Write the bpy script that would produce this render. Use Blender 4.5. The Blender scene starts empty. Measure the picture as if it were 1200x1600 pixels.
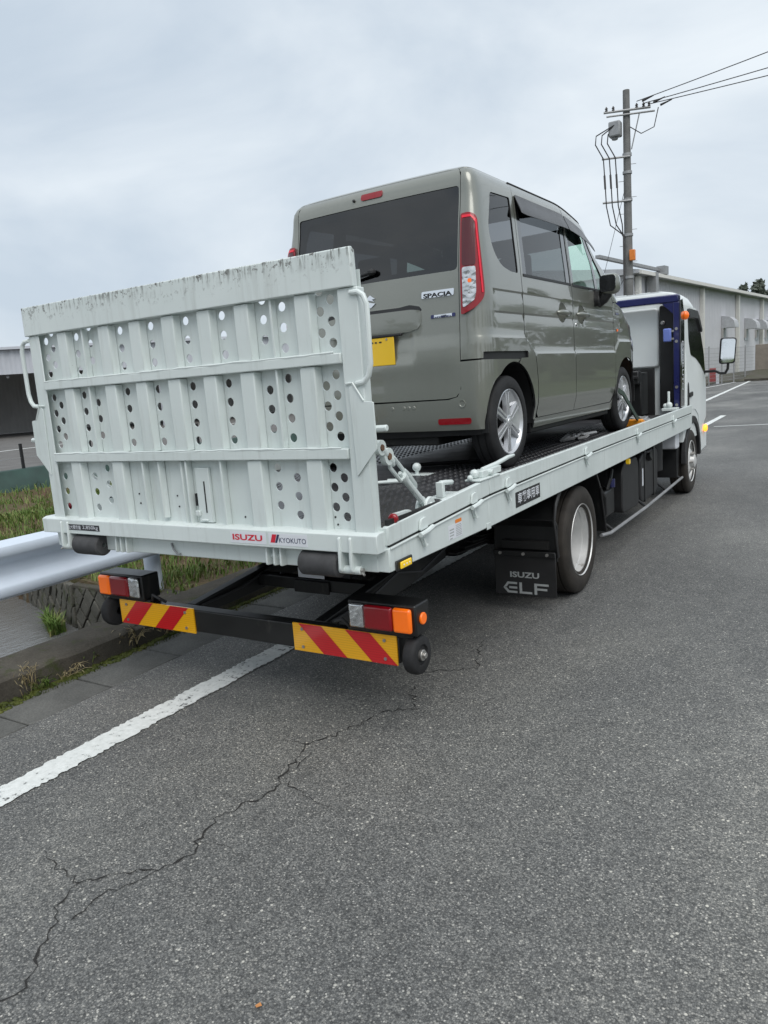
import bpy, bmesh, math, random
from mathutils import Vector, Matrix
from mathutils.geometry import delaunay_2d_cdt
R = math.radians
random.seed(7)
sc = bpy.context.scene
col = sc.collection

# ---------------------------------------------------------------- camera
cam_d = bpy.data.cameras.new('camera')
cam = bpy.data.objects.new('camera', cam_d); col.objects.link(cam)
cam_d.sensor_fit = 'HORIZONTAL'; cam_d.sensor_width = 36.0
cam_d.lens = 1167.47 / 1200 * 36.0
cam_d.clip_start = 0.05; cam_d.clip_end = 3000
_m = ((0.85103155, 0.02919106, -0.52430257), (0.52026631, -0.18223614, 0.83433384), (-0.07119179, -0.98282138, -0.17027583))
cam.matrix_world = Matrix(((_m[0][0], -_m[0][1], -_m[0][2], 2.4598), (_m[1][0], -_m[1][1], -_m[1][2], -4.3291), (_m[2][0], -_m[2][1], -_m[2][2], 1.51), (0, 0, 0, 1)))
sc.camera = cam

# ---------------------------------------------------------------- sky
SUN_EL, SUN_AZ = 55.0, 128.0        # azimuth clockwise from +Y: behind the camera, to the right
world = bpy.data.worlds.new('World'); sc.world = world; world.use_nodes = True
wn, wl = world.node_tree.nodes, world.node_tree.links
for n in list(wn): wn.remove(n)
w_out = wn.new('ShaderNodeOutputWorld'); w_bg = wn.new('ShaderNodeBackground')
w_sky = wn.new('ShaderNodeTexSky'); w_sky.sky_type = 'NISHITA'; w_sky.sun_disc = False
w_sky.sun_elevation = R(SUN_EL); w_sky.sun_rotation = R(SUN_AZ); w_sky.dust_density = 4.0; w_sky.air_density = 1.0
w_tc = wn.new('ShaderNodeTexCoord'); w_map = wn.new('ShaderNodeMapping'); w_map.inputs['Scale'].default_value = (1.0, 1.0, 2.2)
w_n1 = wn.new('ShaderNodeTexNoise'); w_n1.inputs['Scale'].default_value = 2.3; w_n1.inputs['Detail'].default_value = 7; w_n1.inputs['Roughness'].default_value = 0.52; w_n1.inputs['Distortion'].default_value = 0.35
w_r = wn.new('ShaderNodeValToRGB')
w_r.color_ramp.elements[0].position = 0.33; w_r.color_ramp.elements[0].color = (4.5, 5.2, 5.95, 1)
w_r.color_ramp.elements[1].position = 0.66; w_r.color_ramp.elements[1].color = (6.7, 7.2, 7.6, 1)
w_mix = wn.new('ShaderNodeMix'); w_mix.data_type = 'RGBA'; w_mix.inputs[0].default_value = 0.93
wl.new(w_tc.outputs['Generated'], w_map.inputs['Vector']); wl.new(w_map.outputs['Vector'], w_n1.inputs['Vector'])
wl.new(w_n1.outputs['Fac'], w_r.inputs['Fac'])
wl.new(w_sky.outputs['Color'], w_mix.inputs[6]); wl.new(w_r.outputs['Color'], w_mix.inputs[7])
wl.new(w_mix.outputs[2], w_bg.inputs['Color']); w_bg.inputs['Strength'].default_value = 0.10
wl.new(w_bg.outputs['Background'], w_out.inputs['Surface'])

sun_d = bpy.data.lights.new('sun', 'SUN'); sun = bpy.data.objects.new('sun', sun_d); col.objects.link(sun)
sun_d.energy = 1.5; sun_d.angle = R(50); sun_d.color = (1.0, 0.97, 0.93)
_az, _el = R(SUN_AZ), R(SUN_EL)
_dir = Vector((math.sin(_az) * math.cos(_el), math.cos(_az) * math.cos(_el), math.sin(_el)))
sun.rotation_euler = _dir.to_track_quat('Z', 'Y').to_euler()
sun.location = (0, 0, 30)

vs = sc.view_settings
vs.view_transform = 'Standard'; vs.look = 'None'; vs.gamma = 1.0; vs.use_curve_mapping = False
vs.exposure = 0.42
sc.cycles.max_bounces = 8; sc.cycles.transparent_max_bounces = 16

# ---------------------------------------------------------------- object helpers
LOCAL = set()
def tag(o, label=None, cat=None, group=None, kind=None):
    if label: o['label'] = label
    if cat: o['category'] = cat
    if group: o['group'] = group
    if kind: o['kind'] = kind
    return o
def empty(name, loc, label, cat, group=None, rz=0.0, local=False):
    o = bpy.data.objects.new(name, None); col.objects.link(o)
    o.matrix_world = Matrix.Translation(loc) @ Matrix.Rotation(rz, 4, 'Z')
    o.empty_display_size = 0.2
    WORLD[o.name] = o.matrix_world.copy()
    if local: LOCAL.add(o.name)
    return tag(o, label, cat, group)
WORLD = {}
def link(name, me, mats, parent=None):
    o = bpy.data.objects.new(name, me); col.objects.link(o)
    if not isinstance(mats, (list, tuple)): mats = [mats]
    if not me.materials:
        for m in mats: me.materials.append(m)
    if parent is not None:
        o.parent = parent
        if parent.name in LOCAL or parent.name not in WORLD: pass
        else: o.matrix_parent_inverse = WORLD[parent.name].inverted()
    return o

class MB:
    """collects shapes, links them as one mesh object"""
    def __init__(s): s.v = []; s.f = []; s.m = []; s.cur = 0
    def add(s, verts, faces, m=None):
        b = len(s.v); s.v += [tuple(p) for p in verts]
        for f in faces: s.f.append(tuple(b + i for i in f)); s.m.append(s.cur if m is None else m)
        return s
    def box(s, x0, x1, y0, y1, z0, z1, m=None):
        v = [(x, y, z) for z in (z0, z1) for y in (y0, y1) for x in (x0, x1)]
        return s.add(v, [(0, 2, 3, 1), (4, 5, 7, 6), (0, 1, 5, 4), (2, 6, 7, 3), (0, 4, 6, 2), (1, 3, 7, 5)], m)
    def prism(s, poly, axis, a, b, m=None):
        """poly 2D extruded along axis 'x' (y,z), 'y' (x,z) or 'z' (x,y)"""
        n = len(poly)
        ar = sum(poly[i][0] * poly[(i + 1) % n][1] - poly[(i + 1) % n][0] * poly[i][1] for i in range(n))
        if ar < 0: poly = poly[::-1]
        def P(p, t): return {'x': (t, p[0], p[1]), 'y': (p[0], t, p[1]), 'z': (p[0], p[1], t)}[axis]
        v = [P(p, a) for p in poly] + [P(p, b) for p in poly]
        flip = (axis == 'y')
        lo, hi = tuple(range(n))[::-1], tuple(range(n, 2 * n))
        side = [(i, (i + 1) % n, n + (i + 1) % n, n + i) for i in range(n)]
        fs = [lo, hi] + side
        if (b < a) != flip: fs = [f[::-1] for f in fs]
        return s.add(v, fs, m)
    def cyl(s, p, q, r, n=12, r2=None, cap=True, m=None):
        p, q = Vector(p), Vector(q); d = (q - p).normalized()
        a = d.orthogonal().normalized(); b = d.cross(a)
        r2 = r if r2 is None else r2
        v = [p + (a * math.cos(t) + b * math.sin(t)) * r for t in [2 * math.pi * i / n for i in range(n)]]
        v += [q + (a * math.cos(t) + b * math.sin(t)) * r2 for t in [2 * math.pi * i / n for i in range(n)]]
        fs = [(i, (i + 1) % n, n + (i + 1) % n, n + i) for i in range(n)]
        if cap: fs += [tuple(range(n))[::-1], tuple(range(n, 2 * n))]
        return s.add(v, fs, m)
    def tube(s, pts, r, n=8, m=None, cap=True):
        P = [Vector(p) for p in pts]; rs = r if isinstance(r, (list, tuple)) else [r] * len(P)
        ref = None; v = []
        for i, p in enumerate(P):
            d = (P[min(i + 1, len(P) - 1)] - P[max(i - 1, 0)]).normalized()
            if ref is None: ref = d.orthogonal().normalized()
            ref = (ref - d * ref.dot(d)).normalized(); b = d.cross(ref)
            v += [p + (ref * math.cos(2 * math.pi * k / n) + b * math.sin(2 * math.pi * k / n)) * rs[i] for k in range(n)]
        fs = []
        for i in range(len(P) - 1):
            for k in range(n):
                fs.append((i * n + k, i * n + (k + 1) % n, (i + 1) * n + (k + 1) % n, (i + 1) * n + k))
        if cap: fs += [tuple(range(n))[::-1], tuple(range((len(P) - 1) * n, len(P) * n))]
        return s.add(v, fs, m)
    def lathe(s, prof, c, n=32, m=None, axis='x', close=False):
        """prof [(offset along axis, radius)] around axis through c"""
        v = []
        for (o, r) in prof:
            for k in range(n):
                t = 2 * math.pi * k / n
                if axis == 'x': v.append((c[0] + o, c[1] + r * math.cos(t), c[2] + r * math.sin(t)))
                elif axis == 'y': v.append((c[0] + r * math.sin(t), c[1] + o, c[2] + r * math.cos(t)))
                else: v.append((c[0] + r * math.cos(t), c[1] + r * math.sin(t), c[2] + o))
        fs = []; L = len(prof)
        for i in range(L if close else L - 1):
            j = (i + 1) % L
            for k in range(n):
                fs.append((i * n + k, j * n + k, j * n + (k + 1) % n, i * n + (k + 1) % n))
        return s.add(v, fs, m)
    def ball(s, c, r, n=12, sx=1, sy=1, sz=1, m=None):
        v = [(c[0], c[1], c[2] + r * sz)]
        rings = n // 2
        for i in range(1, rings):
            th = math.pi * i / rings
            for k in range(n):
                t = 2 * math.pi * k / n
                v.append((c[0] + r * sx * math.sin(th) * math.cos(t), c[1] + r * sy * math.sin(th) * math.sin(t), c[2] + r * sz * math.cos(th)))
        v.append((c[0], c[1], c[2] - r * sz)); fs = []
        for k in range(n): fs.append((0, 1 + k, 1 + (k + 1) % n))
        for i in range(rings - 2):
            for k in range(n):
                a = 1 + i * n; fs.append((a + k, a + n + k, a + n + (k + 1) % n, a + (k + 1) % n))
        e = len(v) - 1; a = 1 + (rings - 2) * n
        for k in range(n): fs.append((e, a + (k + 1) % n, a + k))
        return s.add(v, fs, m)
    def mesh(s, name, weld=0.0, ang=None):
        me = bpy.data.meshes.new(name); me.from_pydata(s.v, [], s.f)
        if any(s.m):
            me.polygons.foreach_set('material_index', s.m)
        if weld:
            bm = bmesh.new(); bm.from_mesh(me); bmesh.ops.remove_doubles(bm, verts=bm.verts, dist=weld); bm.to_mesh(me); bm.free()
        if ang is not None:
            me.polygons.foreach_set('use_smooth', [True] * len(me.polygons)); me.set_sharp_from_angle(angle=R(ang))
        me.update(); return me
    def build(s, name, mats, parent=None, ang=30, bevel=0.0, weld=0.0, segs=2, fix=False):
        me = s.mesh(name, weld, ang)
        if fix:
            bm = bmesh.new(); bm.from_mesh(me); bmesh.ops.recalc_face_normals(bm, faces=bm.faces); bm.to_mesh(me); bm.free()
        o = link(name, me, mats, parent)
        if bevel:
            b = o.modifiers.new('bevel', 'BEVEL'); b.width = bevel; b.segments = segs; b.limit_method = 'ANGLE'; b.angle_limit = R(35); b.harden_normals = False
        return o

def inside(p, poly):
    x, y = p; c = False; j = len(poly) - 1
    for i in range(len(poly)):
        xi, yi = poly[i]; xj, yj = poly[j]
        if (yi > y) != (yj > y) and x < (xj - xi) * (y - yi) / (yj - yi) + xi: c = not c
        j = i
    return c
def resample(poly, step):
    out = []
    for i in range(len(poly)):
        a, b = poly[i], poly[(i + 1) % len(poly)]
        d = math.hypot(b[0] - a[0], b[1] - a[1]); n = max(1, int(math.ceil(d / step)))
        for k in range(n): out.append((a[0] + (b[0] - a[0]) * k / n, a[1] + (b[1] - a[1]) * k / n))
    return out
def rounded(poly, r, n=4):
    """round polygon corners; r a number or one per corner"""
    out = []; N = len(poly)
    for i in range(N):
        rr = r[i] if isinstance(r, (list, tuple)) else r
        p, a, b = Vector(poly[i]), Vector(poly[i - 1]), Vector(poly[(i + 1) % N])
        if rr <= 0: out.append(tuple(p)); continue
        da, db = (a - p), (b - p); t = min(rr, da.length * .45, db.length * .45)
        A, B = p + da.normalized() * t, p + db.normalized() * t
        for k in range(n + 1):
            u = k / n; out.append(tuple(A * (1 - u) ** 2 + p * 2 * u * (1 - u) + B * u * u))
    return out
def circle(cx, cy, r, n=14): return [(cx + r * math.cos(2 * math.pi * k / n), cy + r * math.sin(2 * math.pi * k / n)) for k in range(n)]

def patch(mb, polys, func, step=0.03, th=0.01, off=0.0, extra=(), bstep=None, mo=0, mi=1, flip=False):
    """polygon (with holes) in surface coordinates laid on func(u,v)->(x,y,z) with thickness th"""
    rs = [resample(p, bstep or step) for p in polys]
    pts, edges = [], []
    for p in rs:
        b = len(pts); pts += p; edges += [(b + i, b + (i + 1) % len(p)) for i in range(len(p))]
    nb = len(pts)
    us = [p[0] for p in rs[0]]; vsq = [p[1] for p in rs[0]]
    cell = {}
    for p in pts: cell.setdefault((int(p[0] // step), int(p[1] // step)), []).append(p)
    def ok(q, dmin):
        if not inside(q, rs[0]) or any(inside(q, h) for h in rs[1:]): return False
        cx, cy = int(q[0] // step), int(q[1] // step)
        for i in (-1, 0, 1):
            for j in (-1, 0, 1):
                for p in cell.get((cx + i, cy + j), ()):
                    if (p[0] - q[0]) ** 2 + (p[1] - q[1]) ** 2 < dmin * dmin: return False
        return True
    add = []
    nu = int((max(us) - min(us)) / step) + 2; nv = int((max(vsq) - min(vsq)) / step) + 2
    u0, v0 = min(us), min(vsq)
    for fn in extra:
        for i in range(2 * nu):
            u = u0 + i * step / 2; q = (u, fn(u))
            if q[1] is not None and ok(q, .003): add.append(q)
    for q in add: cell.setdefault((int(q[0] // step), int(q[1] // step)), []).append(q)
    for i in range(nu):
        for j in range(nv):
            q = (u0 + (i + .5) * step, v0 + (j + .5) * step)
            if ok(q, step * .45): add.append(q)
    pts += add
    res = delaunay_2d_cdt([Vector(p) for p in pts], edges, [], 0, 1e-6)
    V, F = res[0], res[2]
    orig = res[3]
    tris = []
    for f in F:
        cx = sum(V[i][0] for i in f) / 3; cy = sum(V[i][1] for i in f) / 3
        if inside((cx, cy), rs[0]) and not any(inside((cx, cy), h) for h in rs[1:]): tris.append(tuple(f))
    e = 1e-3
    out, inn = [], []
    for p in V:
        P0 = Vector(func(p[0], p[1])); du = Vector(func(p[0] + e, p[1])) - Vector(func(p[0] - e, p[1])); dv = Vector(func(p[0], p[1] + e)) - Vector(func(p[0], p[1] - e))
        n = du.cross(dv).normalized()
        if flip: n = -n
        out.append(P0 + n * off); inn.append(P0 + n * (off - th))
    if flip: tris = [t[::-1] for t in tris]
    mb.add(out, tris, mo)
    if th:
        n = len(out); ed = {}
        for t in tris:
            for k in range(3):
                a, b = t[k], t[(k + 1) % 3]; ed[(a, b)] = ed.get((a, b), 0) + 1
        rim = [(a, b) for (a, b) in ed if (b, a) not in ed]
        mb.add(out + inn, [tuple(n + i for i in t[::-1]) for t in tris] + [(b, a, n + a, n + b) for (a, b) in rim], mi)
    return mb

_txt = {}
def text_mb(mb, s, O, ux, uy, height, width=None, bold=0.0, extr=0.001, m=None, shear=0.0, align='L'):
    """lettering laid in the plane O + ux*u + uy*v, scaled to the given cap height (and width)"""
    cu = bpy.data.curves.new('lettering', 'FONT'); cu.body = s; cu.size = 1.0; cu.offset = bold; cu.resolution_u = 3; cu.shear = shear
    ob = bpy.data.objects.new('lettering', cu); col.objects.link(ob)
    dg = bpy.context.evaluated_depsgraph_get(); me = bpy.data.meshes.new_from_object(ob.evaluated_get(dg))
    vs_ = [v.co.copy() for v in me.vertices]; fs = [tuple(p.vertices) for p in me.polygons]
    bpy.data.objects.remove(ob); bpy.data.curves.remove(cu); bpy.data.meshes.remove(me)
    if not vs_: return mb
    x0, x1 = min(v.x for v in vs_), max(v.x for v in vs_); y0, y1 = min(v.y for v in vs_), max(v.y for v in vs_)
    ky = height / (y1 - y0); kx = (width / (x1 - x0)) if width else ky
    O, ux, uy = Vector(O), Vector(ux).normalized(), Vector(uy).normalized(); n = ux.cross(uy)
    mb.add([O + ux * ((v.x - x0) * kx) + uy * ((v.y - y0) * ky) + n * extr for v in vs_], fs, m)
    return mb

# ---------------------------------------------------------------- materials
def new_mat(name):
    m = bpy.data.materials.new(name); m.use_nodes = True
    nt = m.node_tree; b = nt.nodes['Principled BSDF']
    return m, nt, b
def pset(b, **k):
    names = dict(col='Base Color', rough='Roughness', metal='Metallic', spec='Specular IOR Level', coat='Coat Weight', coatr='Coat Roughness', trans='Transmission Weight', ior='IOR', alpha='Alpha', em='Emission Color', ems='Emission Strength', sheen='Sheen Weight', sub='Subsurface Weight')
    for a, v in k.items():
        if a in ('col', 'em') and len(v) == 3: v = (*v, 1)
        b.inputs[names[a]].default_value = v
def node(nt, t, **kw):
    n = nt.nodes.new(t)
    for k, v in kw.items():
        if k.startswith('i_'): n.inputs[k[2:]].default_value = v
        else: setattr(n, k, v)
    return n
def coords(nt, scale=(1, 1, 1), kind='Object', rot=(0, 0, 0)):
    tc = node(nt, 'ShaderNodeTexCoord'); mp = node(nt, 'ShaderNodeMapping'); mp.inputs['Scale'].default_value = scale; mp.inputs['Rotation'].default_value = rot
    nt.links.new(tc.outputs[kind], mp.inputs['Vector']); return mp.outputs['Vector']
def noise(nt, vec, scale, detail=4, rough=.55, dist=0.0):
    n = node(nt, 'ShaderNodeTexNoise'); n.inputs['Scale'].default_value = scale; n.inputs['Detail'].default_value = detail; n.inputs['Roughness'].default_value = rough; n.inputs['Distortion'].default_value = dist
    nt.links.new(vec, n.inputs['Vector']); return n.outputs['Fac']
def ramp(nt, fac, stops):
    r = node(nt, 'ShaderNodeValToRGB'); el = r.color_ramp.elements
    while len(el) < len(stops): el.new(0.5)
    for e, (p, c) in zip(el, stops):
        e.position = p; e.color = (*c, 1) if hasattr(c, '__len__') else (c, c, c, 1)
    nt.links.new(fac, r.inputs['Fac']); return r.outputs['Color']
def mixc(nt, fac, a, b, mode='MIX'):
    n = node(nt, 'ShaderNodeMix', data_type='RGBA', blend_type=mode)
    for sock, v in ((0, fac), (6, a), (7, b)):
        if hasattr(v, 'is_output'): nt.links.new(v, n.inputs[sock])
        elif isinstance(v, (int, float)): n.inputs[sock].default_value = v if sock == 0 else (v, v, v, 1)
        else: n.inputs[sock].default_value = (*v, 1)
    return n.outputs[2]
def math_n(nt, op, a, b=None, clamp=False):
    n = node(nt, 'ShaderNodeMath', operation=op, use_clamp=clamp)
    for i, v in enumerate((a, b)):
        if v is None: continue
        if hasattr(v, 'is_output'): nt.links.new(v, n.inputs[i])
        else: n.inputs[i].default_value = v
    return n.outputs[0]
def bump(nt, b, h, strength=.3, dist=.01):
    n = node(nt, 'ShaderNodeBump'); n.inputs['Strength'].default_value = strength; n.inputs['Distance'].default_value = dist
    nt.links.new(h, n.inputs['Height']); nt.links.new(n.outputs['Normal'], b.inputs['Normal']); return n
def simple(name, c, rough=.5, metal=0.0, coat=0.0, spec=.5, var=.12, scale=6.0, grime=None, bumpy=0.0):
    """plain material with slight uneven colour and gloss"""
    m, nt, b = new_mat(name); pset(b, col=c, rough=rough, metal=metal, coat=coat, spec=spec, coatr=.08)
    v = coords(nt); f = noise(nt, v, scale, 5, .6)
    lo = tuple(x * (1 - var) for x in c); hi = tuple(min(1, x * (1 + var)) for x in c)
    cc = ramp(nt, f, [(.3, lo), (.7, hi)])
    if grime:
        g = noise(nt, coords(nt, (1, 1, .35)), scale * 1.7, 7, .68)
        cc = mixc(nt, ramp(nt, g, [(grime[1], 0.0), (grime[1] + .14, 1.0)]), cc, grime[0])
    nt.links.new(cc, b.inputs['Base Color'])
    rr = math_n(nt, 'ADD', math_n(nt, 'MULTIPLY', f, .16), rough - .08, True); nt.links.new(rr, b.inputs['Roughness'])
    if bumpy: bump(nt, b, noise(nt, v, 60, 4), bumpy, .004)
    return m
def glass(name, tint, refl_rough=.02, dens=1.0, spec=.5):
    """thin tinted pane: see-through tint plus a clear reflection"""
    m = bpy.data.materials.new(name); m.use_nodes = True; nt = m.node_tree
    for n in list(nt.nodes): nt.nodes.remove(n)
    out = node(nt, 'ShaderNodeOutputMaterial'); tr = node(nt, 'ShaderNodeBsdfTransparent'); gl = node(nt, 'ShaderNodeBsdfGlossy'); mx = node(nt, 'ShaderNodeMixShader'); ge = node(nt, 'ShaderNodeNewGeometry'); dt = node(nt, 'ShaderNodeVectorMath', operation='DOT_PRODUCT')
    tr.inputs['Color'].default_value = (*tint, 1); gl.inputs['Roughness'].default_value = refl_rough; gl.inputs['Color'].default_value = (1, 1, 1, 1); nt.links.new(ge.outputs['Normal'], dt.inputs[0]); nt.links.new(ge.outputs['Incoming'], dt.inputs[1])
    sch = math_n(nt, 'ADD', math_n(nt, 'MULTIPLY', math_n(nt, 'POWER', math_n(nt, 'SUBTRACT', 1.0, math_n(nt, 'ABSOLUTE', dt.outputs['Value']), True), 5.0), .92), .07)
    nt.links.new(sch, mx.inputs[0]); nt.links.new(tr.outputs[0], mx.inputs[1]); nt.links.new(gl.outputs[0], mx.inputs[2]); nt.links.new(mx.outputs[0], out.inputs['Surface'])
    return m
def lens(name, c, em=0.0):
    m, nt, b = new_mat(name); pset(b, col=c, rough=.2, coat=.6, coatr=.05, spec=.4, sub=.0)
    v = coords(nt); w = node(nt, 'ShaderNodeTexWave'); w.inputs['Scale'].default_value = 38; nt.links.new(v, w.inputs['Vector'])
    bump(nt, b, w.outputs['Fac'], .12, .002)
    if em: pset(b, em=c, ems=em)
    return m

M = {}
def make_asphalt():
    m, nt, b = new_mat('asphalt'); v = coords(nt)
    vo = node(nt, 'ShaderNodeTexVoronoi'); vo.inputs['Scale'].default_value = 195; vo.inputs['Randomness'].default_value = 1.0; nt.links.new(v, vo.inputs['Vector'])
    sep = node(nt, 'ShaderNodeSeparateColor'); nt.links.new(vo.outputs['Color'], sep.inputs[0])
    stone = ramp(nt, sep.outputs[0], [(0.0, (.078, .079, .077)), (.45, (.155, .155, .149)), (.80, (.225, .222, .208)), (.96, (.32, .31, .285)), (1.0, (.54, .52, .47))])
    edge = ramp(nt, vo.outputs['Distance'], [(.30, 1.0), (.70, .58)])
    c = mixc(nt, 1.0, stone, edge, 'MULTIPLY')
    vb = node(nt, 'ShaderNodeTexVoronoi'); vb.inputs['Scale'].default_value = 62; nt.links.new(v, vb.inputs['Vector'])
    sb = node(nt, 'ShaderNodeSeparateColor'); nt.links.new(vb.outputs['Color'], sb.inputs[0])
    big = math_n(nt, 'MULTIPLY', ramp(nt, sb.outputs[1], [(.965, 0.0), (.972, 1.0)]), ramp(nt, vb.outputs['Distance'], [(.22, 1.0), (.34, 0.0)]))
    c = mixc(nt, big, c, (.52, .50, .44))
    f2 = noise(nt, coords(nt, (1, .55, 1)), 0.55, 5, .55); c = mixc(nt, 1.0, c, ramp(nt, f2, [(.28, (.66, .68, .71)), (.5, (.95, .96, .97)), (.74, (1.40, 1.39, 1.34))]), 'MULTIPLY')
    f3 = noise(nt, v, 7, 5, .65); c = mixc(nt, 1.0, c, ramp(nt, f3, [(.3, .88), (.7, 1.10)]), 'MULTIPLY')
    nt.links.new(c, b.inputs['Base Color'])
    nt.links.new(ramp(nt, f2, [(.3, .80), (.7, .50)]), b.inputs['Roughness']); pset(b, spec=.45)
    h = math_n(nt, 'ADD', math_n(nt, 'MULTIPLY', vo.outputs['Distance'], -1.0), math_n(nt, 'MULTIPLY', noise(nt, v, 240, 3), .6))
    bump(nt, b, h, .42, .003)
    return m
M['asphalt'] = make_asphalt()
def make_line():
    m, nt, b = new_mat('road paint'); v = coords(nt)
    f = noise(nt, v, 30, 8, .72); g = noise(nt, v, 4, 4)
    wear = ramp(nt, math_n(nt, 'ADD', math_n(nt, 'MULTIPLY', f, .75), math_n(nt, 'MULTIPLY', g, .25)), [(.40, 1.0), (.435, 0.0)])
    c = mixc(nt, wear, ramp(nt, f, [(.3, (.58, .60, .58)), (.7, (.80, .82, .80))]), (.08, .082, .082))
    nt.links.new(c, b.inputs['Base Color']); pset(b, rough=.7); bump(nt, b, f, .4, .003); return m
M['line'] = make_line()
def make_concrete(name, c0, c1, moss=0.0):
    m, nt, b = new_mat(name); v = coords(nt)
    f = noise(nt, v, 3.0, 7, .65); g = noise(nt, v, 90, 4, .7)
    c = ramp(nt, f, [(.30, c0), (.70, c1)]); c = mixc(nt, 1.0, c, ramp(nt, g, [(.3, .68), (.7, 1.25)]), 'MULTIPLY')
    if moss:
        k = noise(nt, v, 7.0, 7, .7); c = mixc(nt, ramp(nt, k, [(.62 - moss * .2, 0.0), (.74 - moss * .2, 1.0)]), c, (.045, .055, .018))
    nt.links.new(c, b.inputs['Base Color']); pset(b, rough=.88, spec=.3); bump(nt, b, math_n(nt, 'ADD', g, f), .5, .006); return m
M['gutter'] = make_concrete('gutter concrete', (.085, .086, .082), (.165, .165, .155))
M['kerb'] = make_concrete('kerb concrete', (.040, .036, .030), (.095, .086, .070), .30)
M['stone'] = make_concrete('wall stone', (.07, .068, .058), (.15, .145, .125), .3)
M['mortar'] = make_concrete('mortar', (.03, .03, .025), (.06, .06, .05), .6)
M['yard'] = make_concrete('yard paving', (.12, .115, .11), (.17, .165, .158))

def make_paint_white(name='white truck paint', wear=False):
    m, nt, b = new_mat(name); v = coords(nt)
    f = noise(nt, v, 2.2, 6, .6); st = noise(nt, coords(nt, (9, 9, .8)), 3.0, 6, .62); sp = noise(nt, v, 55, 5, .7)
    base = ramp(nt, f, [(.3, (.62, .68, .665)), (.7, (.70, .755, .74))])
    c = mixc(nt, ramp(nt, st, [(.53, 0.0), (.80, .34)]), base, (.30, .31, .28))
    c = mixc(nt, ramp(nt, sp, [(.70, 0.0), (.735, .8)]), c, (.16, .13, .10))
    if wear:
        tc = node(nt, 'ShaderNodeTexCoord'); sx = node(nt, 'ShaderNodeSeparateXYZ'); nt.links.new(tc.outputs['Object'], sx.inputs[0])
        lv = math_n(nt, 'MULTIPLY', math_n(nt, 'SUBTRACT', sx.outputs['Z'], 1.93), 14.0, True)
        sc_ = noise(nt, coords(nt, (60, 60, 5)), 1.0, 8, .72); s2 = noise(nt, coords(nt, (3, 3, 12)), 1.5, 4)
        k = math_n(nt, 'MULTIPLY', lv, ramp(nt, math_n(nt, 'ADD', math_n(nt, 'MULTIPLY', sc_, .7), math_n(nt, 'MULTIPLY', s2, .35)), [(.53, 0.0), (.60, 1.0)]))
        c = mixc(nt, k, c, (.10, .10, .085))
        chip = math_n(nt, 'MULTIPLY', math_n(nt, 'MULTIPLY', math_n(nt, 'SUBTRACT', sx.outputs['Z'], 1.90), 10.0, True), ramp(nt, noise(nt, v, 34, 6, .75), [(.57, 0.0), (.60, 1.0)]))
        c = mixc(nt, chip, c, (.07, .06, .05))
    nt.links.new(c, b.inputs['Base Color']); pset(b, rough=.38, coat=.25, coatr=.2)
    nt.links.new(ramp(nt, f, [(.3, .30), (.7, .46)]), b.inputs['Roughness']); bump(nt, b, noise(nt, v, 9, 3), .05, .01); return m
M['white'] = make_paint_white(); M['white_worn'] = make_paint_white('scuffed white paint', True)
M['cab_white'] = simple('cab white paint', (.76, .80, .795), .4, coat=.15, var=.04, scale=2)

def make_van_paint():
    m, nt, b = new_mat('grey green metallic paint'); v = coords(nt)
    fl = node(nt, 'ShaderNodeTexVoronoi'); fl.inputs['Scale'].default_value = 900; nt.links.new(v, fl.inputs['Vector'])
    f = noise(nt, v, 1.5, 4)
    c = ramp(nt, fl.outputs['Distance'], [(.1, (.285, .292, .258)), (.8, (.215, .222, .195))])
    c = mixc(nt, 1.0, c, ramp(nt, f, [(.3, .96), (.7, 1.03)]), 'MULTIPLY')
    nt.links.new(c, b.inputs['Base Color']); pset(b, metal=.45, rough=.30, coat=1.0, coatr=.03, spec=.5)
    d = noise(nt, v, 120, 3); nt.links.new(ramp(nt, d, [(.35, .01), (.75, .06)]), b.inputs['Coat Roughness'])
    return m
M['van'] = make_van_paint()
M['trim'] = simple('black plastic trim', (.018, .018, .019), .5, var=.2)
M['black'] = simple('black painted steel', (.012, .0125, .013), .38, var=.3, grime=((.05, .047, .042), .60))
M['frame'] = simple('dirty black chassis', (.011, .011, .011), .62, var=.3, grime=((.035, .032, .028), .56))
M['gloss_black'] = simple('gloss black garnish', (.02, .021, .023), .12, coat=1.0, var=.05)
M['visor'] = simple('smoked visor', (.030, .029, .031), .34, coat=.1, var=.06)
M['liner'] = simple('dark interior lining', (.022, .022, .024), .8, var=.15)
M['seat'] = simple('grey seat cloth', (.045, .045, .05), .9, var=.2, scale=30)
def make_rubber(name, c, tread=True):
    m, nt, b = new_mat(name); v = coords(nt); f = noise(nt, v, 12, 6, .65)
    nt.links.new(ramp(nt, f, [(.3, tuple(x * .75 for x in c)), (.7, tuple(x * 1.4 for x in c))]), b.inputs['Base Color']); pset(b, rough=.72, spec=.35); bump(nt, b, noise(nt, v, 80, 4), .12, .003); return m
M['tyre'] = make_rubber('tyre rubber', (.020, .020, .021)); M['tyre_old'] = make_rubber('dusty tyre rubber', (.030, .026, .022)); M['roller'] = make_rubber('worn roller rubber', (.055, .055, .057))
M['silver'] = simple('silver wheel paint', (.62, .63, .65), .28, metal=.55, coat=.4, var=.05)
M['steelwheel'] = simple('silver steel rim', (.62, .62, .61), .4, metal=.3, var=.12, grime=((.20, .17, .14), .60))
M['chrome'] = simple('chrome', (.75, .76, .78), .085, metal=1.0, var=.03)
M['mirror'] = simple('mirror glass', (.80, .82, .83), .02, metal=1.0, var=.0)
M['bolt'] = simple('zinc bolts', (.45, .44, .42), .4, metal=.8, var=.2)
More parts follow.
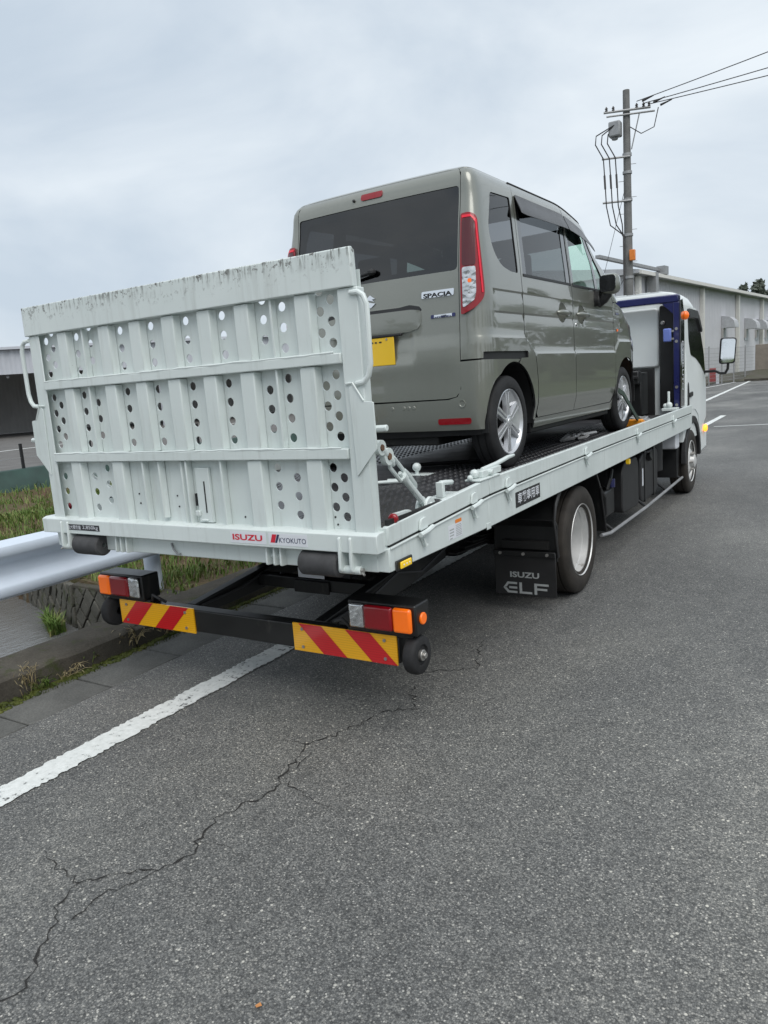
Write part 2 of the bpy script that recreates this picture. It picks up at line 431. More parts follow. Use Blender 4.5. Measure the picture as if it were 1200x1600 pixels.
M['privacy'] = glass('privacy glass', (.15, .16, .17)); M['green_glass'] = glass('green side glass', (.74, .95, .83)); M['clear_glass'] = glass('windscreen glass', (.80, .92, .86)); M['dark_glass'] = glass('dark cab glass', (.18, .22, .20))
M['red'] = lens('red lens', (.27, .004, .010)); M['red_bright'] = lens('bright red lens edge', (.72, .008, .03), .12); M['amber'] = lens('amber lens', (.85, .15, .006), .22); M['amber_lit'] = lens('lit amber lens', (1.0, .33, .03), 1.6); M['clear'] = None; M['red_dark'] = lens('dark red lens', (.085, .006, .010))
M['yellow_lamp'] = lens('yellow marker lens', (.85, .55, .02), .2)
def make_reflector(name, c):
    m, nt, b = new_mat(name); v = coords(nt); w = node(nt, 'ShaderNodeTexWave', bands_direction='Z'); w.inputs['Scale'].default_value = 28; w.inputs['Distortion'].default_value = 0; nt.links.new(v, w.inputs['Vector'])
    nt.links.new(mixc(nt, 1.0, c, ramp(nt, w.outputs['Fac'], [(.0, .82), (.25, 1.0)]), 'MULTIPLY'), b.inputs['Base Color']); pset(b, rough=.25, coat=.6, coatr=.1); return m
M['board_yellow'] = make_reflector('yellow reflective sheet', (.93, .46, .01)); M['board_red'] = make_reflector('red reflective sheet', (.60, .012, .018))
M['decal_white'] = simple('white decal', (.72, .74, .78), .4, var=.04); M['decal_black'] = simple('black decal', (.02, .02, .022), .4); M['decal_red'] = simple('red decal print', (.62, .02, .045), .4, var=.05); M['decal_navy'] = simple('navy decal print', (.02, .03, .09), .4); M['decal_orange'] = simple('orange decal print', (.75, .22, .03), .4); M['decal_grey'] = simple('grey decal print', (.36, .38, .38), .4); M['decal_blue'] = simple('pale blue decal print', (.50, .60, .70), .4)
M['navy'] = simple('navy blue paint', (.012, .016, .10), .3, coat=.5, var=.1); M['blue_pad'] = simple('periwinkle plastic', (.16, .22, .58), .4)
M['plate_yellow'] = simple('yellow number plate', (.88, .55, .02), .35, coat=.3, var=.03)
M['chock'] = simple('orange wheel chock', (.80, .30, .015), .5, var=.15); M['strap'] = simple('dark green webbing', (.045, .07, .055), .8, var=.2, scale=40)
def make_deck():
    m, nt, b = new_mat('black deck plate'); v = coords(nt); f = noise(nt, v, 2.5, 6, .65)
    nt.links.new(ramp(nt, f, [(.3, (.016, .016, .018)), (.7, (.05, .05, .054))]), b.inputs['Base Color']); pset(b, spec=.5)
    nt.links.new(ramp(nt, f, [(.3, .28), (.7, .5)]), b.inputs['Roughness'])
    bump(nt, b, noise(nt, v, 40, 4), .2, .003); return m
M['deck'] = make_deck()
M['guard'] = simple('pale guardrail paint', (.62, .69, .78), .42, var=.06, scale=3, grime=((.10, .10, .10), .70))
M['galv'] = simple('galvanised steel', (.33, .335, .34), .5, metal=.4, var=.15)
M['pole'] = make_concrete('pole concrete', (.15, .15, .148), (.22, .22, .215))
M['cable'] = simple('black cable', (.03, .03, .032), .6); M['insul'] = simple('dark insulator', (.06, .055, .055), .4); M['transformer'] = simple('grey switch box', (.30, .31, .32), .5)

def make_clear():
    m, nt, b = new_mat('clear lamp with reflector'); v = coords(nt); vo = node(nt, 'ShaderNodeTexVoronoi'); vo.inputs['Scale'].default_value = 34; nt.links.new(v, vo.inputs['Vector'])
    nt.links.new(ramp(nt, vo.outputs['Distance'], [(.1, (.74, .75, .76)), (.7, (.52, .53, .54))]), b.inputs['Base Color']); pset(b, metal=.75, rough=.16, coat=1.0, coatr=.03); bump(nt, b, vo.outputs['Distance'], .35, .01); return m
M['clear'] = make_clear()
# ================================================================ car carrier truck
CX = -0.04
def mx(x): return 2 * CX - x
truck = empty('car_carrier_truck', (CX, 2.6, 0), 'white flatbed car carrier truck with perforated rear ramp and black chassis', 'truck')
T = truck
BED = 0.942
def lerp(x, xs, ys):
    if x <= xs[0]: return ys[0]
    for i in range(len(xs) - 1):
        if x <= xs[i + 1]: return ys[i] + (ys[i + 1] - ys[i]) * (x - xs[i]) / (xs[i + 1] - xs[i])
    return ys[-1]
def floor_z(y): return lerp(y, [-1.95, -.98], [.893, BED])
def gap_z(y): return lerp(y, [-1.96, -.95, .6, 4.6], [.888, .932, .938, .928])
def top_z(y): return lerp(y, [-1.96, -.985, 4.6], [.967, 1.014, 1.02])

M['rust'] = simple('rusty pin', (.13, .07, .04), .8, var=.4)
# --- deck: black tread plates with raised lugs
def deck_plate(name, x0, x1, y0, y1, lugs):
    m = MB(); n = 6
    ys = [y0 + (y1 - y0) * i / n for i in range(n + 1)]
    m.prism([(y, floor_z(y)) for y in ys] + [(y, floor_z(y) - .012) for y in ys[::-1]], 'x', x0, x1)
    o = m.build(name, M['deck'], T, ang=30)
    if lugs:
        k = MB(); dy = .034; r = 0; y = y0 + .02
        while y < y1 - .02:
            x = x0 + .02 + (.017 if r % 2 else 0)
            z = floor_z(y)
            while x < x1 - .015:
                a = R(45) if ((r + int((x - x0) / .034)) % 2) else R(-45)
                cx, sx = math.cos(a) * .012, math.sin(a) * .012; px, py = -math.sin(a) * .0045, math.cos(a) * .0045
                zt = z + .0035
                k.add([(x - cx, y - sx, z), (x + px, y + py, z), (x + cx, y + sx, z), (x - px, y - py, z), (x - cx * .6, y - sx * .6, zt), (x + cx * .6, y + sx * .6, zt)],
                      [(0, 3, 4), (3, 2, 5, 4), (2, 1, 5), (1, 0, 4, 5)])
                x += .034
            y += dy; r += 1
        lo = k.build('tread_lugs', M['deck'], o, ang=None); tag(lo, kind='stuff')
    return o
deck_plate('deck_plate', CX + .30, CX + .985, -1.945, -.985, True)
deck_plate('deck_plate', CX - .30, CX + .295, -1.945, -.985, False)
deck_plate('deck_plate', CX - .985, CX - .305, -1.945, -.985, True)
deck_plate('deck_plate', CX + .30, CX + .985, -.98, 4.35, True)
deck_plate('deck_plate', CX - .30, CX + .295, -.98, 4.35, False)
deck_plate('deck_plate', CX - .985, CX - .305, -.98, 4.35, True)
MB().box(CX - .98, CX + .98, -1.93, 4.35, .80, .878).build('deck_underframe', M['frame'], T)

# --- side rails, both sides, upper and lower boards
def rail(sgn):
    X0, X1 = (.955, .98) if sgn > 0 else (mx(.98), mx(.955))
    def board(name, ya, yb, lo, hi, x0, x1):
        n = 8; ys = [ya + (yb - ya) * i / n for i in range(n + 1)]
        return MB().prism([(y, lo(y)) for y in ys] + [(y, hi(y)) for y in ys[::-1]], 'x', x0, x1).build(name, M['white'], T, bevel=.004)
    board('upper_side_board', -1.955, -.992, lambda y: gap_z(y) + .005, top_z, X0, X1)
    board('upper_side_board', -.985, 4.62, lambda y: gap_z(y) + .005, top_z, X0, X1)
    board('lower_side_board', -1.955, -1.012, lambda y: lerp(y, [-1.96, -1.0], [.788, .776]), lambda y: gap_z(y) - .005, X0, X1)
    board('lower_side_board', -1.010, 4.62, lambda y: .775, lambda y: gap_z(y) - .005, X0, X1)
    MB().box(X0 + .003, X1 - .006, -1.94, 4.6, .79, .99).build('rail_core', M['frame'], T)
    # flanges along the top of each board
    s = 1 if sgn > 0 else -1
    e = .98 if sgn > 0 else mx(.98)
    m = MB()
    ys = [-1.95 + i * .2 for i in range(33)]
    m.prism([(y, gap_z(y) - .004) for y in ys] + [(y, gap_z(y) - .012) for y in ys[::-1]], 'x', min(e, e + s * .006), max(e, e + s * .006))
    m.build('lower_lip', M['white'], T, bevel=.002)
    for i, y in enumerate((-1.69, -1.19, -.77, .60, 2.04, 3.54)):
        z = gap_z(y); a, b = (e, e + s * .02) if s > 0 else (e - .02, e)
        c = MB()
        c.prism(rounded([(y - .035, z + .004), (y + .035, z + .008), (y + .028, z + .055), (y - .02, z + .05)], .012), 'x', min(e + s * .002, e + s * .012), max(e + s * .002, e + s * .012))
        c.tube([(e + s * .022, y - .055, z - .008), (e + s * .026, y, z - .002), (e + s * .022, y + .055, z + .006)], .011, 8)
        c.prism([(y - .028, z - .018), (y + .022, z - .012), (y + .012, z - .062), (y - .004, z - .068)], 'x', min(e + s * .002, e + s * .009), max(e + s * .002, e + s * .009))
        c.tube([(e + s * .014, y - .012, z - .03), (e + s * .02, y - .005, z - .066), (e + s * .015, y + .012, z - .06)], .005, 6)
        c.build('board_latch', M['white'], T, bevel=.003)
    return e
rail(1); rail(-1)
# seam plate and welds by the kink
MB().box(.9805, .984, -1.05, -1.0, .768, .80).build('seam_plate', M['white'], T, bevel=.002)

# --- side lettering panel and small notice on right lower board
lab = MB().box(.9802, .9815, -.664, -.294, .807, .889).build('type_plate', M['decal_black'], T, bevel=0)
t = MB(); text_mb(t, '車載専用車', (.9815, -.635, .822), (0, 1, 0), (0, 0, 1), .060, .325, bold=.012, extr=.0008); t.build('lettering', M['decal_white'], lab, ang=None)
st = MB().box(.9802, .9812, -1.455, -1.318, .803, .868).build('notice_sticker', M['decal_white'], T)
t = MB()
t.box(.9812, .9816, -1.385, -1.322, .868, .884)
t.build('notice_heading', M['decal_orange'], st, ang=None)
t = MB(); rng = random.Random(3)
for k in range(7):
    z = .860 - k * .0078; y = -1.382
    while y < -1.328: l = rng.uniform(.004, .013); t.box(.9812, .9815, y, min(y + l, -1.324), z - .0042, z); y += l + .003
for k in range(4):
    z = .85 - k * .013; t.box(.9812, .9815, -1.445, -1.40 - rng.uniform(0, .02), z - .006, z)
t.build('notice_print', M['decal_grey'], st, ang=None)

# --- markers at the rear of the rails
for s, x in ((1, .93), (-1, mx(.93))):
    m = MB(); m.prism(rounded([(-1.875, .955), (-1.70, .972), (-1.76, 1.0), (-1.875, 1.004)], .008), 'x', x + s * .020, x + s * .036); m.build('marker_bracket', M['white'], T, bevel=.003)
    m = MB(); m.lathe([(.0, .001), (.0, .019), (-.012, .0215), (-.017, .019), (-.021, .012), (-.022, .001)][::-1], (x + s * .034, -1.876, .986), 20, axis='y'); m.build('red_reflector', M['red'], T, ang=40, fix=True)
    e0, e1 = sorted((x - s * .022, x + s * .0495)); MB().box(e0, e1, -1.962, -1.956, .895, .964).build('rail_end_plate', M['white'], T, bevel=.002); MB().box(e0, e1, -1.962, -1.956, .789, .882).build('rail_end_plate', M['white'], T, bevel=.002)
    xo = .981 if s > 0 else mx(.981)
    m = MB(); m.box(min(xo, xo + s * .010), max(xo, xo + s * .010), -1.925, -1.80, .783, .826); hb = m.build('marker_housing', M['black'], T, bevel=.005)
    m = MB(); m.box(min(xo + s * .010, xo + s * .018), max(xo + s * .010, xo + s * .018), -1.905, -1.82, .790, .818); lo = m.build('marker_lens', M['yellow_lamp'], hb, bevel=.005)
    m = MB()
    for k in range(3): m.ball((xo + s * .018, -1.885 + k * .022, .804), .004, 6)
    m.build('marker_diodes', M['decal_white'], hb)
# --- tow-latch on right board at the kink, small hook on the deck edge
def latch(sx):
    f = (lambda x: x) if sx > 0 else mx
    m = MB()
    m.box(min(f(.90), f(.985)), max(f(.90), f(.985)), -1.10, -.86, 1.012, 1.022)
    m.box(min(f(.915), f(.965)), max(f(.915), f(.965)), -1.03, -.80, 1.022, 1.055)
    m.tube([(f(.94), -.98, 1.055), (f(.94), -.80, 1.062), (f(.945), -.66, 1.078), (f(.947), -.58, 1.08)], [.012, .013, .012, .009], 8)
    m.cyl((f(.90), -.95, 1.04), (f(.985), -.95, 1.04), .014, 10); m.ball((f(.935), -1.06, 1.045), .024, 10); m.ball((f(.93), -1.10, 1.03), .016, 8)
    m.build('board_lock', M['white'], T, bevel=.004)
    m = MB(); m.box(min(f(.86), f(.95)), max(f(.86), f(.95)), -1.40, -1.22, .978, .986); m.box(min(f(.90), f(.935)), max(f(.90), f(.935)), -1.40, -1.375, .986, 1.055); m.tube([(f(.917), -1.385, 1.05), (f(.917), -1.33, 1.045), (f(.917), -1.27, 1.038)], .012, 8)
    m.build('rope_hook', M['white'], T, bevel=.003)
latch(1); latch(-1)

# --- rear ramp (stands upright)
YF, YP = -2.0, -1.962
hz1A, hz1B = (1.829, 1.750, 1.671), (1.790, 1.711)
hz2A, hz2B = (1.553, 1.475, 1.396, 1.318), (1.513, 1.436, 1.357)
hz3A, hz3B = (1.197, 1.119, 1.040), (1.157, 1.080, 1.002)
holes = []
for x, r1, r2, r3 in ((.801, hz1A, hz2A, hz3B), (.752, hz1B, hz2B, hz3A), (.570, hz1A, hz2A, hz3B), (.472, hz1B, hz2B, hz3A), (.252, hz1A, hz2A, ()), (.043, hz1A, hz2A, ()), (-.174, hz1A, hz2A, ()), (-.378, hz1A, hz2A, ()),
                      (-.594, hz1B, hz2B, hz3A), (-.692, hz1A, hz2A, hz3B), (-.878, hz1B, hz2B, ()), (-.926, hz1A, hz2A, hz3B)):
    for z in (*r1, *r2, *r3): holes.append((x, z))
for x in (.752, .472, -.594, -.878): holes.append((x, 1.866))
m = MB()
patch(m, [[(-1.0, .94), (.94, .94), (.94, 1.92), (-1.0, 1.92)]] + [circle(x, z, .0185) for x, z in holes], lambda u, v: (u, YP, v), step=.12, th=.005, bstep=.15, mi=0)
ramp_o = m.build('loading_ramp', M['white'], T, ang=30)
def rp(name, mb, mat='white', bevel=.004): return mb.build(name, M[mat], ramp_o, bevel=bevel)
rp('top_plate', MB().prism([(YF - .012, 1.858), (YF - .012, 1.995), (YF + .004, 1.998), (-1.978, 1.985), (-1.974, 1.858)], 'x', -1.018, .937), 'white_worn')
rp('side_column', MB().prism([(-1.005, YF), (-.926, YF), (-.926, YF + .006), (-.984, YF + .007), (-.988, -1.95), (-1.005, -1.95)], 'z', .945, 1.857)); rp('side_column', MB().box(.861, .949, YF, -1.95, .945, 1.857))
for (z0, z1) in ((1.591, 1.630), (1.234, 1.275)):
    rp('cross_bar', MB().box(-.928, .859, YF - .008, YP - .001, z0, z1))
    w = MB(); y = YF - .006; rng = random.Random(int(z0 * 100))
    pts = [(-.925 + i * .045, y + .002, z1 + rng.uniform(-.001, .003)) for i in range(40)]
    w.tube(pts, [.005 + rng.uniform(-.001, .0015) for _ in pts], 6); rp('weld_bead', w, bevel=0)
UP = [(-.788, -.722), (-.487, -.415), (-.276, -.208), (-.068, .004), (.145, .215), (.352, .424), (.659, .728)]
for x0, x1 in UP:
    for z0, z1 in ((1.632, 1.856), (1.277, 1.589)):
        rp('rib', MB().prism([(x0, YF + .002), (x1, YF + .002), (x1 + .012, YP - .001), (x0 - .012, YP - .001)], 'z', z0, z1))
for x in (-.606, .539):
    for z0, z1 in ((1.632, 1.856), (1.277, 1.589)): rp('thin_rib', MB().box(x - .005, x + .005, YF + .004, YP - .001, z0, z1), bevel=.002)
for x0, x1 in ((-.816, -.746), (-.508, -.438), (.342, .415), (.650, .724)):
    rp('rib', MB().prism([(x0, YF + .002), (x1, YF + .002), (x1 + .012, YP - .001), (x0 - .012, YP - .001)], 'z', .948, 1.232))
# centre bay of the lowest row: plates standing on edge, a folded box and a locking hatch
for x in (-.302, -.022, .187): rp('thin_rib', MB().box(x - .005, x + .005, YF + .002, YP - .001, .948, 1.232), bevel=.002)
rp('folded_channel', MB().prism([(-.205, YF + .006), (-.196, YF + .006), (-.185, YP - .002), (-.214, YP - .002)], 'z', .968, 1.232))
rp('folded_channel', MB().prism([(-.068, YF + .012), (-.058, YF + .012), (-.05, YP - .002), (-.074, YP - .002)], 'z', .948, 1.232))
rp('lock_hatch', MB().box(.012, .095, YP - .018, YP - .001, .955, 1.20)); rp('hatch_slot', MB().box(.060, .066, YP - .020, YP - .018, 1.0, 1.14), 'black', 0); rp('hatch_slot', MB().box(.000, .011, YP - .019, YP - .002, 1.03, 1.085), 'black', 0)
rp('hatch_catch', MB().box(.002, .028, YP - .03, YP - .018, .985, 1.01)); rp('hatch_catch', MB().box(.03, .07, YP - .026, YP - .018, .962, .972))
rv = MB()
for x, z in ((-.385, 1.075), (-.382, 1.03), (-.13, 1.07), (-.125, 1.02), (.27, .985), (.755, .97), (.745, 1.0)): rv.cyl((x, YP - .003, z), (x, YP, z), .004, 8)
rp('drain_holes', rv, 'black', 0)
# bottom beam
rp('bottom_beam', MB().prism([(YF - .022, .872), (YF - .022, .944), (YF + .0, .952), (-1.945, .952), (-1.945, .872)], 'x', -1.085, .968))
d1 = rp('capacity_label', MB().box(-.889, -.635, YF - .0235, YF - .0221, .893, .922), 'decal_black', 0)
t = MB(); text_mb(t, '最大積載量', (-.880, YF - .0235, .897), (1, 0, 0), (0, 0, 1), .021, .105, bold=.004, extr=.0006); text_mb(t, '2,850kg', (-.762, YF - .0235, .896), (1, 0, 0), (0, 0, 1), .023, .118, bold=.0, extr=.0006); rp('capacity_lettering', t, 'decal_white', 0)
rp('maker_sticker', MB().box(.228, .425, YF - .0232, YF - .0221, .885, .934), 'decal_white', 0)
t = MB(); text_mb(t, 'ISUZU', (.241, YF - .0233, .897), (1, 0, 0), (0, 0, 1), .026, .165, bold=.028, extr=.0008); rp('maker_lettering', t, 'decal_red', 0)
rp('body_maker_sticker', MB().box(.440, .640, YF - .0232, YF - .0221, .885, .934), 'decal_white', 0)
yy = YF - .0240
q = MB(); q.add([(.449, yy, .895), (.472, yy, .895), (.484, yy, .930), (.461, yy, .930)], [(0, 1, 2, 3)]); rp('emblem_bar', q, 'decal_red', 0)
q = MB(); q.add([(.474, yy, .895), (.484, yy, .895), (.499, yy, .930), (.487, yy, .930)], [(0, 1, 2, 3)]); rp('emblem_bar', q, 'decal_navy', 0)
t = MB(); text_mb(t, 'KYOKUTO', (.496, YF - .0233, .897), (1, 0, 0), (0, 0, 1), .021, .138, bold=.0, extr=.0008); rp('body_maker_lettering', t, 'decal_navy', 0)
# handles, gussets, pins
def handle(s):
    f = (lambda x: x) if s > 0 else mx
    rp('grab_handle', MB().tube([(f(.92), YF - .002, 1.838), (f(.955), YF - .004, 1.836), (f(.976), YF - .004, 1.822), (f(.988), YF - .004, 1.79), (f(.987), YF - .004, 1.58), (f(.976), YF - .004, 1.54), (f(.955), YF - .004, 1.518), (f(.92), YF - .002, 1.514)], .0105, 10), bevel=0)
    rp('side_gusset', MB().prism(rounded([(f(.885), 1.50), (f(.905), 1.512), (f(.945), 1.448), (f(.988), 1.444), (f(.990), 1.27), (f(.965), 1.245), (f(.895), 1.168)], .006), 'y', YF - .008, YF - .001), bevel=.002)
    rp('side_pin', MB().cyl((f(.97), YF + .01, 1.345), (f(1.03), YF + .01, 1.346), .0125, 12), bevel=.003)
    w = MB()
    w.tube([(f(.872), YF - .004, 1.515), (f(.905), YF - .009, 1.517), (f(.947), YF - .008, 1.45)], .0045, 6); rp('weld_bead', w, bevel=0)
handle(1); handle(-1)
# hinge ears below the bottom beam with their pins
for s in (1, -1):
    f = (lambda x: x) if s > 0 else mx
    for xa in (.790, .842):
        a, b = sorted((f(xa), f(xa + .012)))
        MB().prism(rounded([(-2.035, .80), (-1.975, .775), (-1.955, .80), (-1.96, .93), (-2.03, .935)], .012), 'x', a, b).build('hinge_ear', M['white'], T, bevel=.003)
    MB().cyl((f(.775), -2.0, .800), (f(.875), -2.0, .800), .017, 14).build('hinge_pin', M['white'], T, bevel=.003)
    b = MB(); b.cyl((f(.870), -2.0, .800), (f(.885), -2.0, .800), .011, 6); b.cyl((f(.88), -2.005, .792), (f(.895), -2.012, .786), .005, 6); b.build('hinge_nut', M['bolt'], T)
    MB().cyl((f(.868), -1.93, .845), (f(.915), -1.93, .845), .030, 16).build('hinge_boss', M['white'], T, bevel=.006)
    for xa in (.395, .435, .47):
        a, b = sorted((f(xa), f(xa + .009)))
        MB().prism(rounded([(-2.005, .79), (-1.93, .785), (-1.93, .872), (-2.0, .871)], .01), 'x', a, b).build('hinge_ear', M['white'], T, bevel=.002)
    MB().cyl((f(.40), -1.965, .825), (f(.475), -1.965, .825), .014, 12).build('hinge_pin', M['white'], T, bevel=.003)
    a, b = sorted((f(.585), f(.775)))
    MB().lathe([(0, .012), (0, .045), (.008, .053), (b - a - .008, .053), (b - a, .045), (b - a, .012)], (a, -1.985, .815), 28).build('ramp_roller', M['roller'], T, ang=40, fix=True)
MB().box(CX - .97, CX + .97, -1.965, -1.935, .786, .870).build('rear_crossmember', M['white'], T, bevel=.005)
MB().tube([(-.20, -1.970, .845), (-.185, -1.975, .82), (-.165, -1.975, .80), (-.145, -1.972, .798)], .005, 8).build('bent_rod', M['galv'], T)
# ramp stays (turnbuckles)
for s in (1, -1):
    f = (lambda x: x) if s > 0 else mx
    A, B = Vector((f(.955), -1.93, 1.268)), Vector((f(.925), -1.545, .975)); D = (B - A)
    def at(t_): return A + D * t_
    dn = D.normalized(); up = Vector((1, 0, 0)).cross(dn).normalized()
    if up.z < 0: up = -up
    def eye(mb, c, r, w):
        mb.lathe([(-w, r * .45), (-w, r), (w, r), (w, r * .45)], c, 16, close=True)
    m = MB(); eye(m, at(.0), .030, .010); m.tube([at(.03), at(.10)], .016, 10); so = m.build('ramp_stay', M['white'], T, ang=40, fix=True)
    m = MB(); eye(m, at(.135), .034, .012); m.build('stay_eye', M['white'], so, ang=40, fix=True)
    m = MB(); m.cyl(tuple(at(.135) - Vector((.016, 0, 0))), tuple(at(.135) + Vector((.016, 0, 0))), .013, 10); m.build('stay_pin', M['rust'], so); m = MB(); m.cyl(tuple(at(0) - Vector((.014, 0, 0))), tuple(at(0) + Vector((.014, 0, 0))), .012, 10); m.build('stay_pin', M['rust'], so)
    m = MB()
    for sg in (-1, 1): m.tube([at(.20) + up * .010 * sg, at(.23) + up * .024 * sg, at(.44) + up * .024 * sg, at(.47) + up * .010 * sg], [.010, .0085, .0085, .010], 8)
    m.tube([at(.17), at(.22)], .018, 10); m.tube([at(.445), at(.50)], .020, 10); m.tube([at(.22), at(.27)], .008, 8); m.tube([at(.40), at(.45)], .008, 8)
    m.build('turnbuckle', M['white'], so, ang=40)
    m = MB(); m.tube([at(.48), at(.97)], .0145, 12); m.build('stay_rod', M['white'], so)
    m = MB(); m.tube([at(.46) + up * .030, at(.55) + up * .030, at(.70) + up * .026, at(.735) + up * .020], [.007, .011, .011, .006], 8); m.build('locking_lever', M['white'], so)
    x0, x1 = sorted((f(.898), f(.912))); x2, x3 = sorted((f(.938), f(.952)))
    m = MB()
    for a, b in ((x0, x1), (x2, x3)): m.prism(rounded([(-1.60, .955), (-1.50, .96), (-1.51, 1.0), (-1.545, 1.022), (-1.585, 1.0)], .02), 'x', a, b)
    m.box(min(x0, x2) - .02, max(x1, x3) + .01, -1.63, -1.47, .948, .956); m.cyl((min(x0, x2) - .006, -1.547, .982), (max(x1, x3) + .006, -1.547, .982), .011, 10); m.build('stay_bracket', M['white'], so, bevel=.003)
# fittings on the deck
m = MB(); m.box(.15, .32, -.41, -.31, BED - .03 + .028, BED + .004); m.cyl((.225, -.36, BED), (.225, -.36, BED + .03), .012, 10); m.ball((.225, -.36, BED + .045), .028, 12); m.build('deck_tie_ball', M['white'], T, bevel=.003)
m = MB(); m.tube([(.20, -.80, .956), (.34, -.74, .958)], .010, 8); m.tube([(.22, -.70, .957), (.33, -.68, .957)], .007, 8); m.build('deck_tie_bar', M['white'], T)
m = MB(); m.tube([(.0, -.03, .957), (.3, .12, .957), (.5, .2, .96)], .012, 8); m.box(.48, .52, .15, .23, .945, 1.0); m.build('deck_guide', M['black'], T)

# --- chassis
for x in (CX + .42, CX - .42):
    MB().prism([(-1.0, .50), (-1.0, .60), (-.7, .74), (5.6, .74), (5.6, .52), (-.6, .52)], 'x', x - .035, x + .035).build('chassis_rail', M['frame'], T, bevel=.005)
    MB().prism([(-1.66, .36), (-1.66, .435), (-.55, .56), (-.4, .56), (-.4, .44), (-.9, .38)], 'x', x - .03, x + .03).build('bumper_arm', M['black'], T, bevel=.005)
    m = MB(); m.prism([(-1.02, .52), (-.90, .50), (-.74, .62), (-.74, .79), (-1.0, .79)], 'x', x - .10, x + .02); m.build('hanger_plate', M['frame'], T, bevel=.006)
    m = MB()
    for k in range(5): m.prism([(-.25 + k * .12, .42 + k * .012), (.58, .37 + k * .014), (1.41 - k * .12, .42 + k * .012), (1.41 - k * .12, .432 + k * .012), (.58, .383 + k * .014), (-.25 + k * .12, .432 + k * .012)], 'x', x - .03, x + .03)
    m.build('leaf_spring', M['frame'], T)
for y in (-1.10, -.15, 1.4, 2.7, 4.0): MB().box(CX - .39, CX + .39, y - .04, y + .04, .54, .70).build('chassis_crossmember', M['frame'], T, bevel=.006)
MB().box(CX - .39, CX + .39, -1.15, -1.08, .40, .47).build('underride_crossmember', M['black'], T, bevel=.006)
m = MB(); m.cyl((CX - .75, .58, .36), (CX + .75, .58, .36), .06, 14); m.ball((CX, .58, .36), .17, 16, sx=1.1); m.build('rear_axle', M['frame'], T)
m = MB(); m.cyl((CX - .75, 4.85, .34), (CX + .75, 4.85, .34), .05, 12); m.box(CX - .45, CX + .45, 4.5, 5.3, .40, .62); m.build('front_axle', M['frame'], T)
m = MB(); m.cyl((CX, .7, .42), (CX, 4.2, .52), .045, 12); m.build('drive_shaft', M['frame'], T)
m = MB(); m.box(CX - .38, CX + .38, 1.5, 2.2, .40, .52); m.cyl((CX - .1, 2.4, .48), (CX - .1, 3.6, .48), .12, 14); m.build('exhaust_box', M['frame'], T, bevel=.02)

for x in (CX + .42, CX - .42):
    m = MB(); m.tube([(x + .04, -1.62, .42), (x + .05, -1.3, .44), (x + .045, -1.0, .50), (x + .08, -.8, .46), (x + .05, -.4, .52)], .008, 6); m.build('lamp_cable', M['cable'], T)
m = MB(); m.tube([(-.30, -1.11, .47), (-.22, -1.0, .40), (-.05, -.9, .38), (.12, -1.0, .42), (.2, -1.08, .47)], .012, 8); m.build('brake_hose', M['cable'], T)
m = MB(); m.box(CX - .12, CX + .12, -1.165, -1.152, .39, .46); m.build('tow_eye_plate', M['frame'], T, bevel=.004)
MB().box(-.13, .05, -1.156, -1.151, .475, .53).build('serial_plate', M['decal_white'], T, bevel=.002)
# wheels
def truck_tyre(mb, x, y, z, r, w, s):
    h = w / 2
    pr = [(-h * .78, r * .60), (-h * .98, r * .72), (-h, r * .82), (-h * .94, r * .93), (-h * .80, r * .985), (-h * .70, r), (-h * .40, r), (-h * .37, r - .012), (-h * .30, r - .012), (-h * .27, r), (h * .27, r), (h * .30, r - .012), (h * .37, r - .012), (h * .40, r), (h * .70, r), (h * .80, r * .985), (h * .94, r * .93), (h, r * .82), (h * .98, r * .72), (h * .78, r * .60)]
    if s < 0: pr = [(-o, q) for o, q in pr]
    mb.lathe(pr, (x, y, z), 56)
RT = .365
def rear_wheel(s):
    xo = .955 if s > 0 else mx(.955)      # outer tyre face
    c = xo - s * .10
    m = MB(); truck_tyre(m, c, .58, RT, RT, .20, s)
    wh = m.build('rear_wheel', M['tyre_old'], T, ang=40, fix=True)
    m = MB(); truck_tyre(m, c - s * .235, .58, RT, RT, .20, s); m.build('inner_tyre', M['tyre_old'], wh, ang=40, fix=True)
    r = RT
    # deep dished rim
    pr = [(.088, r * .655), (.096, r * .668), (.090, r * .675), (.074, r * .65), (.068, r * .615), (.030, r * .605), (.024, r * .575), (-.03, r * .56), (-.055, r * .555), (-.060, r * .525), (-.10, r * .515), (-.125, r * .47), (-.128, r * .30), (-.11, r * .24), (-.04, r * .22), (-.03, r * .16), (-.028, .003)]
    m = MB(); m.lathe([(o * s, q) for o, q in pr], (c, .58, RT), 56); rim = m.build('rim', M['steelwheel'], wh, ang=35, fix=False)
    m = MB()
    for k in range(6):
        a = k * math.pi / 3; y, z = .58 + .098 * math.cos(a), RT + .098 * math.sin(a)
        m.cyl((c - s * .128, y, z), (c - s * .09, y, z), .015, 6)
    m.build('wheel_nuts', M['bolt'], wh)
    m = MB()
    for k in range(6):
        a = (k + .5) * math.pi / 3; y, z = .58 + .150 * math.cos(a), RT + .150 * math.sin(a)
        m.cyl((c - s * .1285, y, z), (c - s * .1262, y, z), .024, 14)
    m.build('hand_holes', M['frame'], wh)
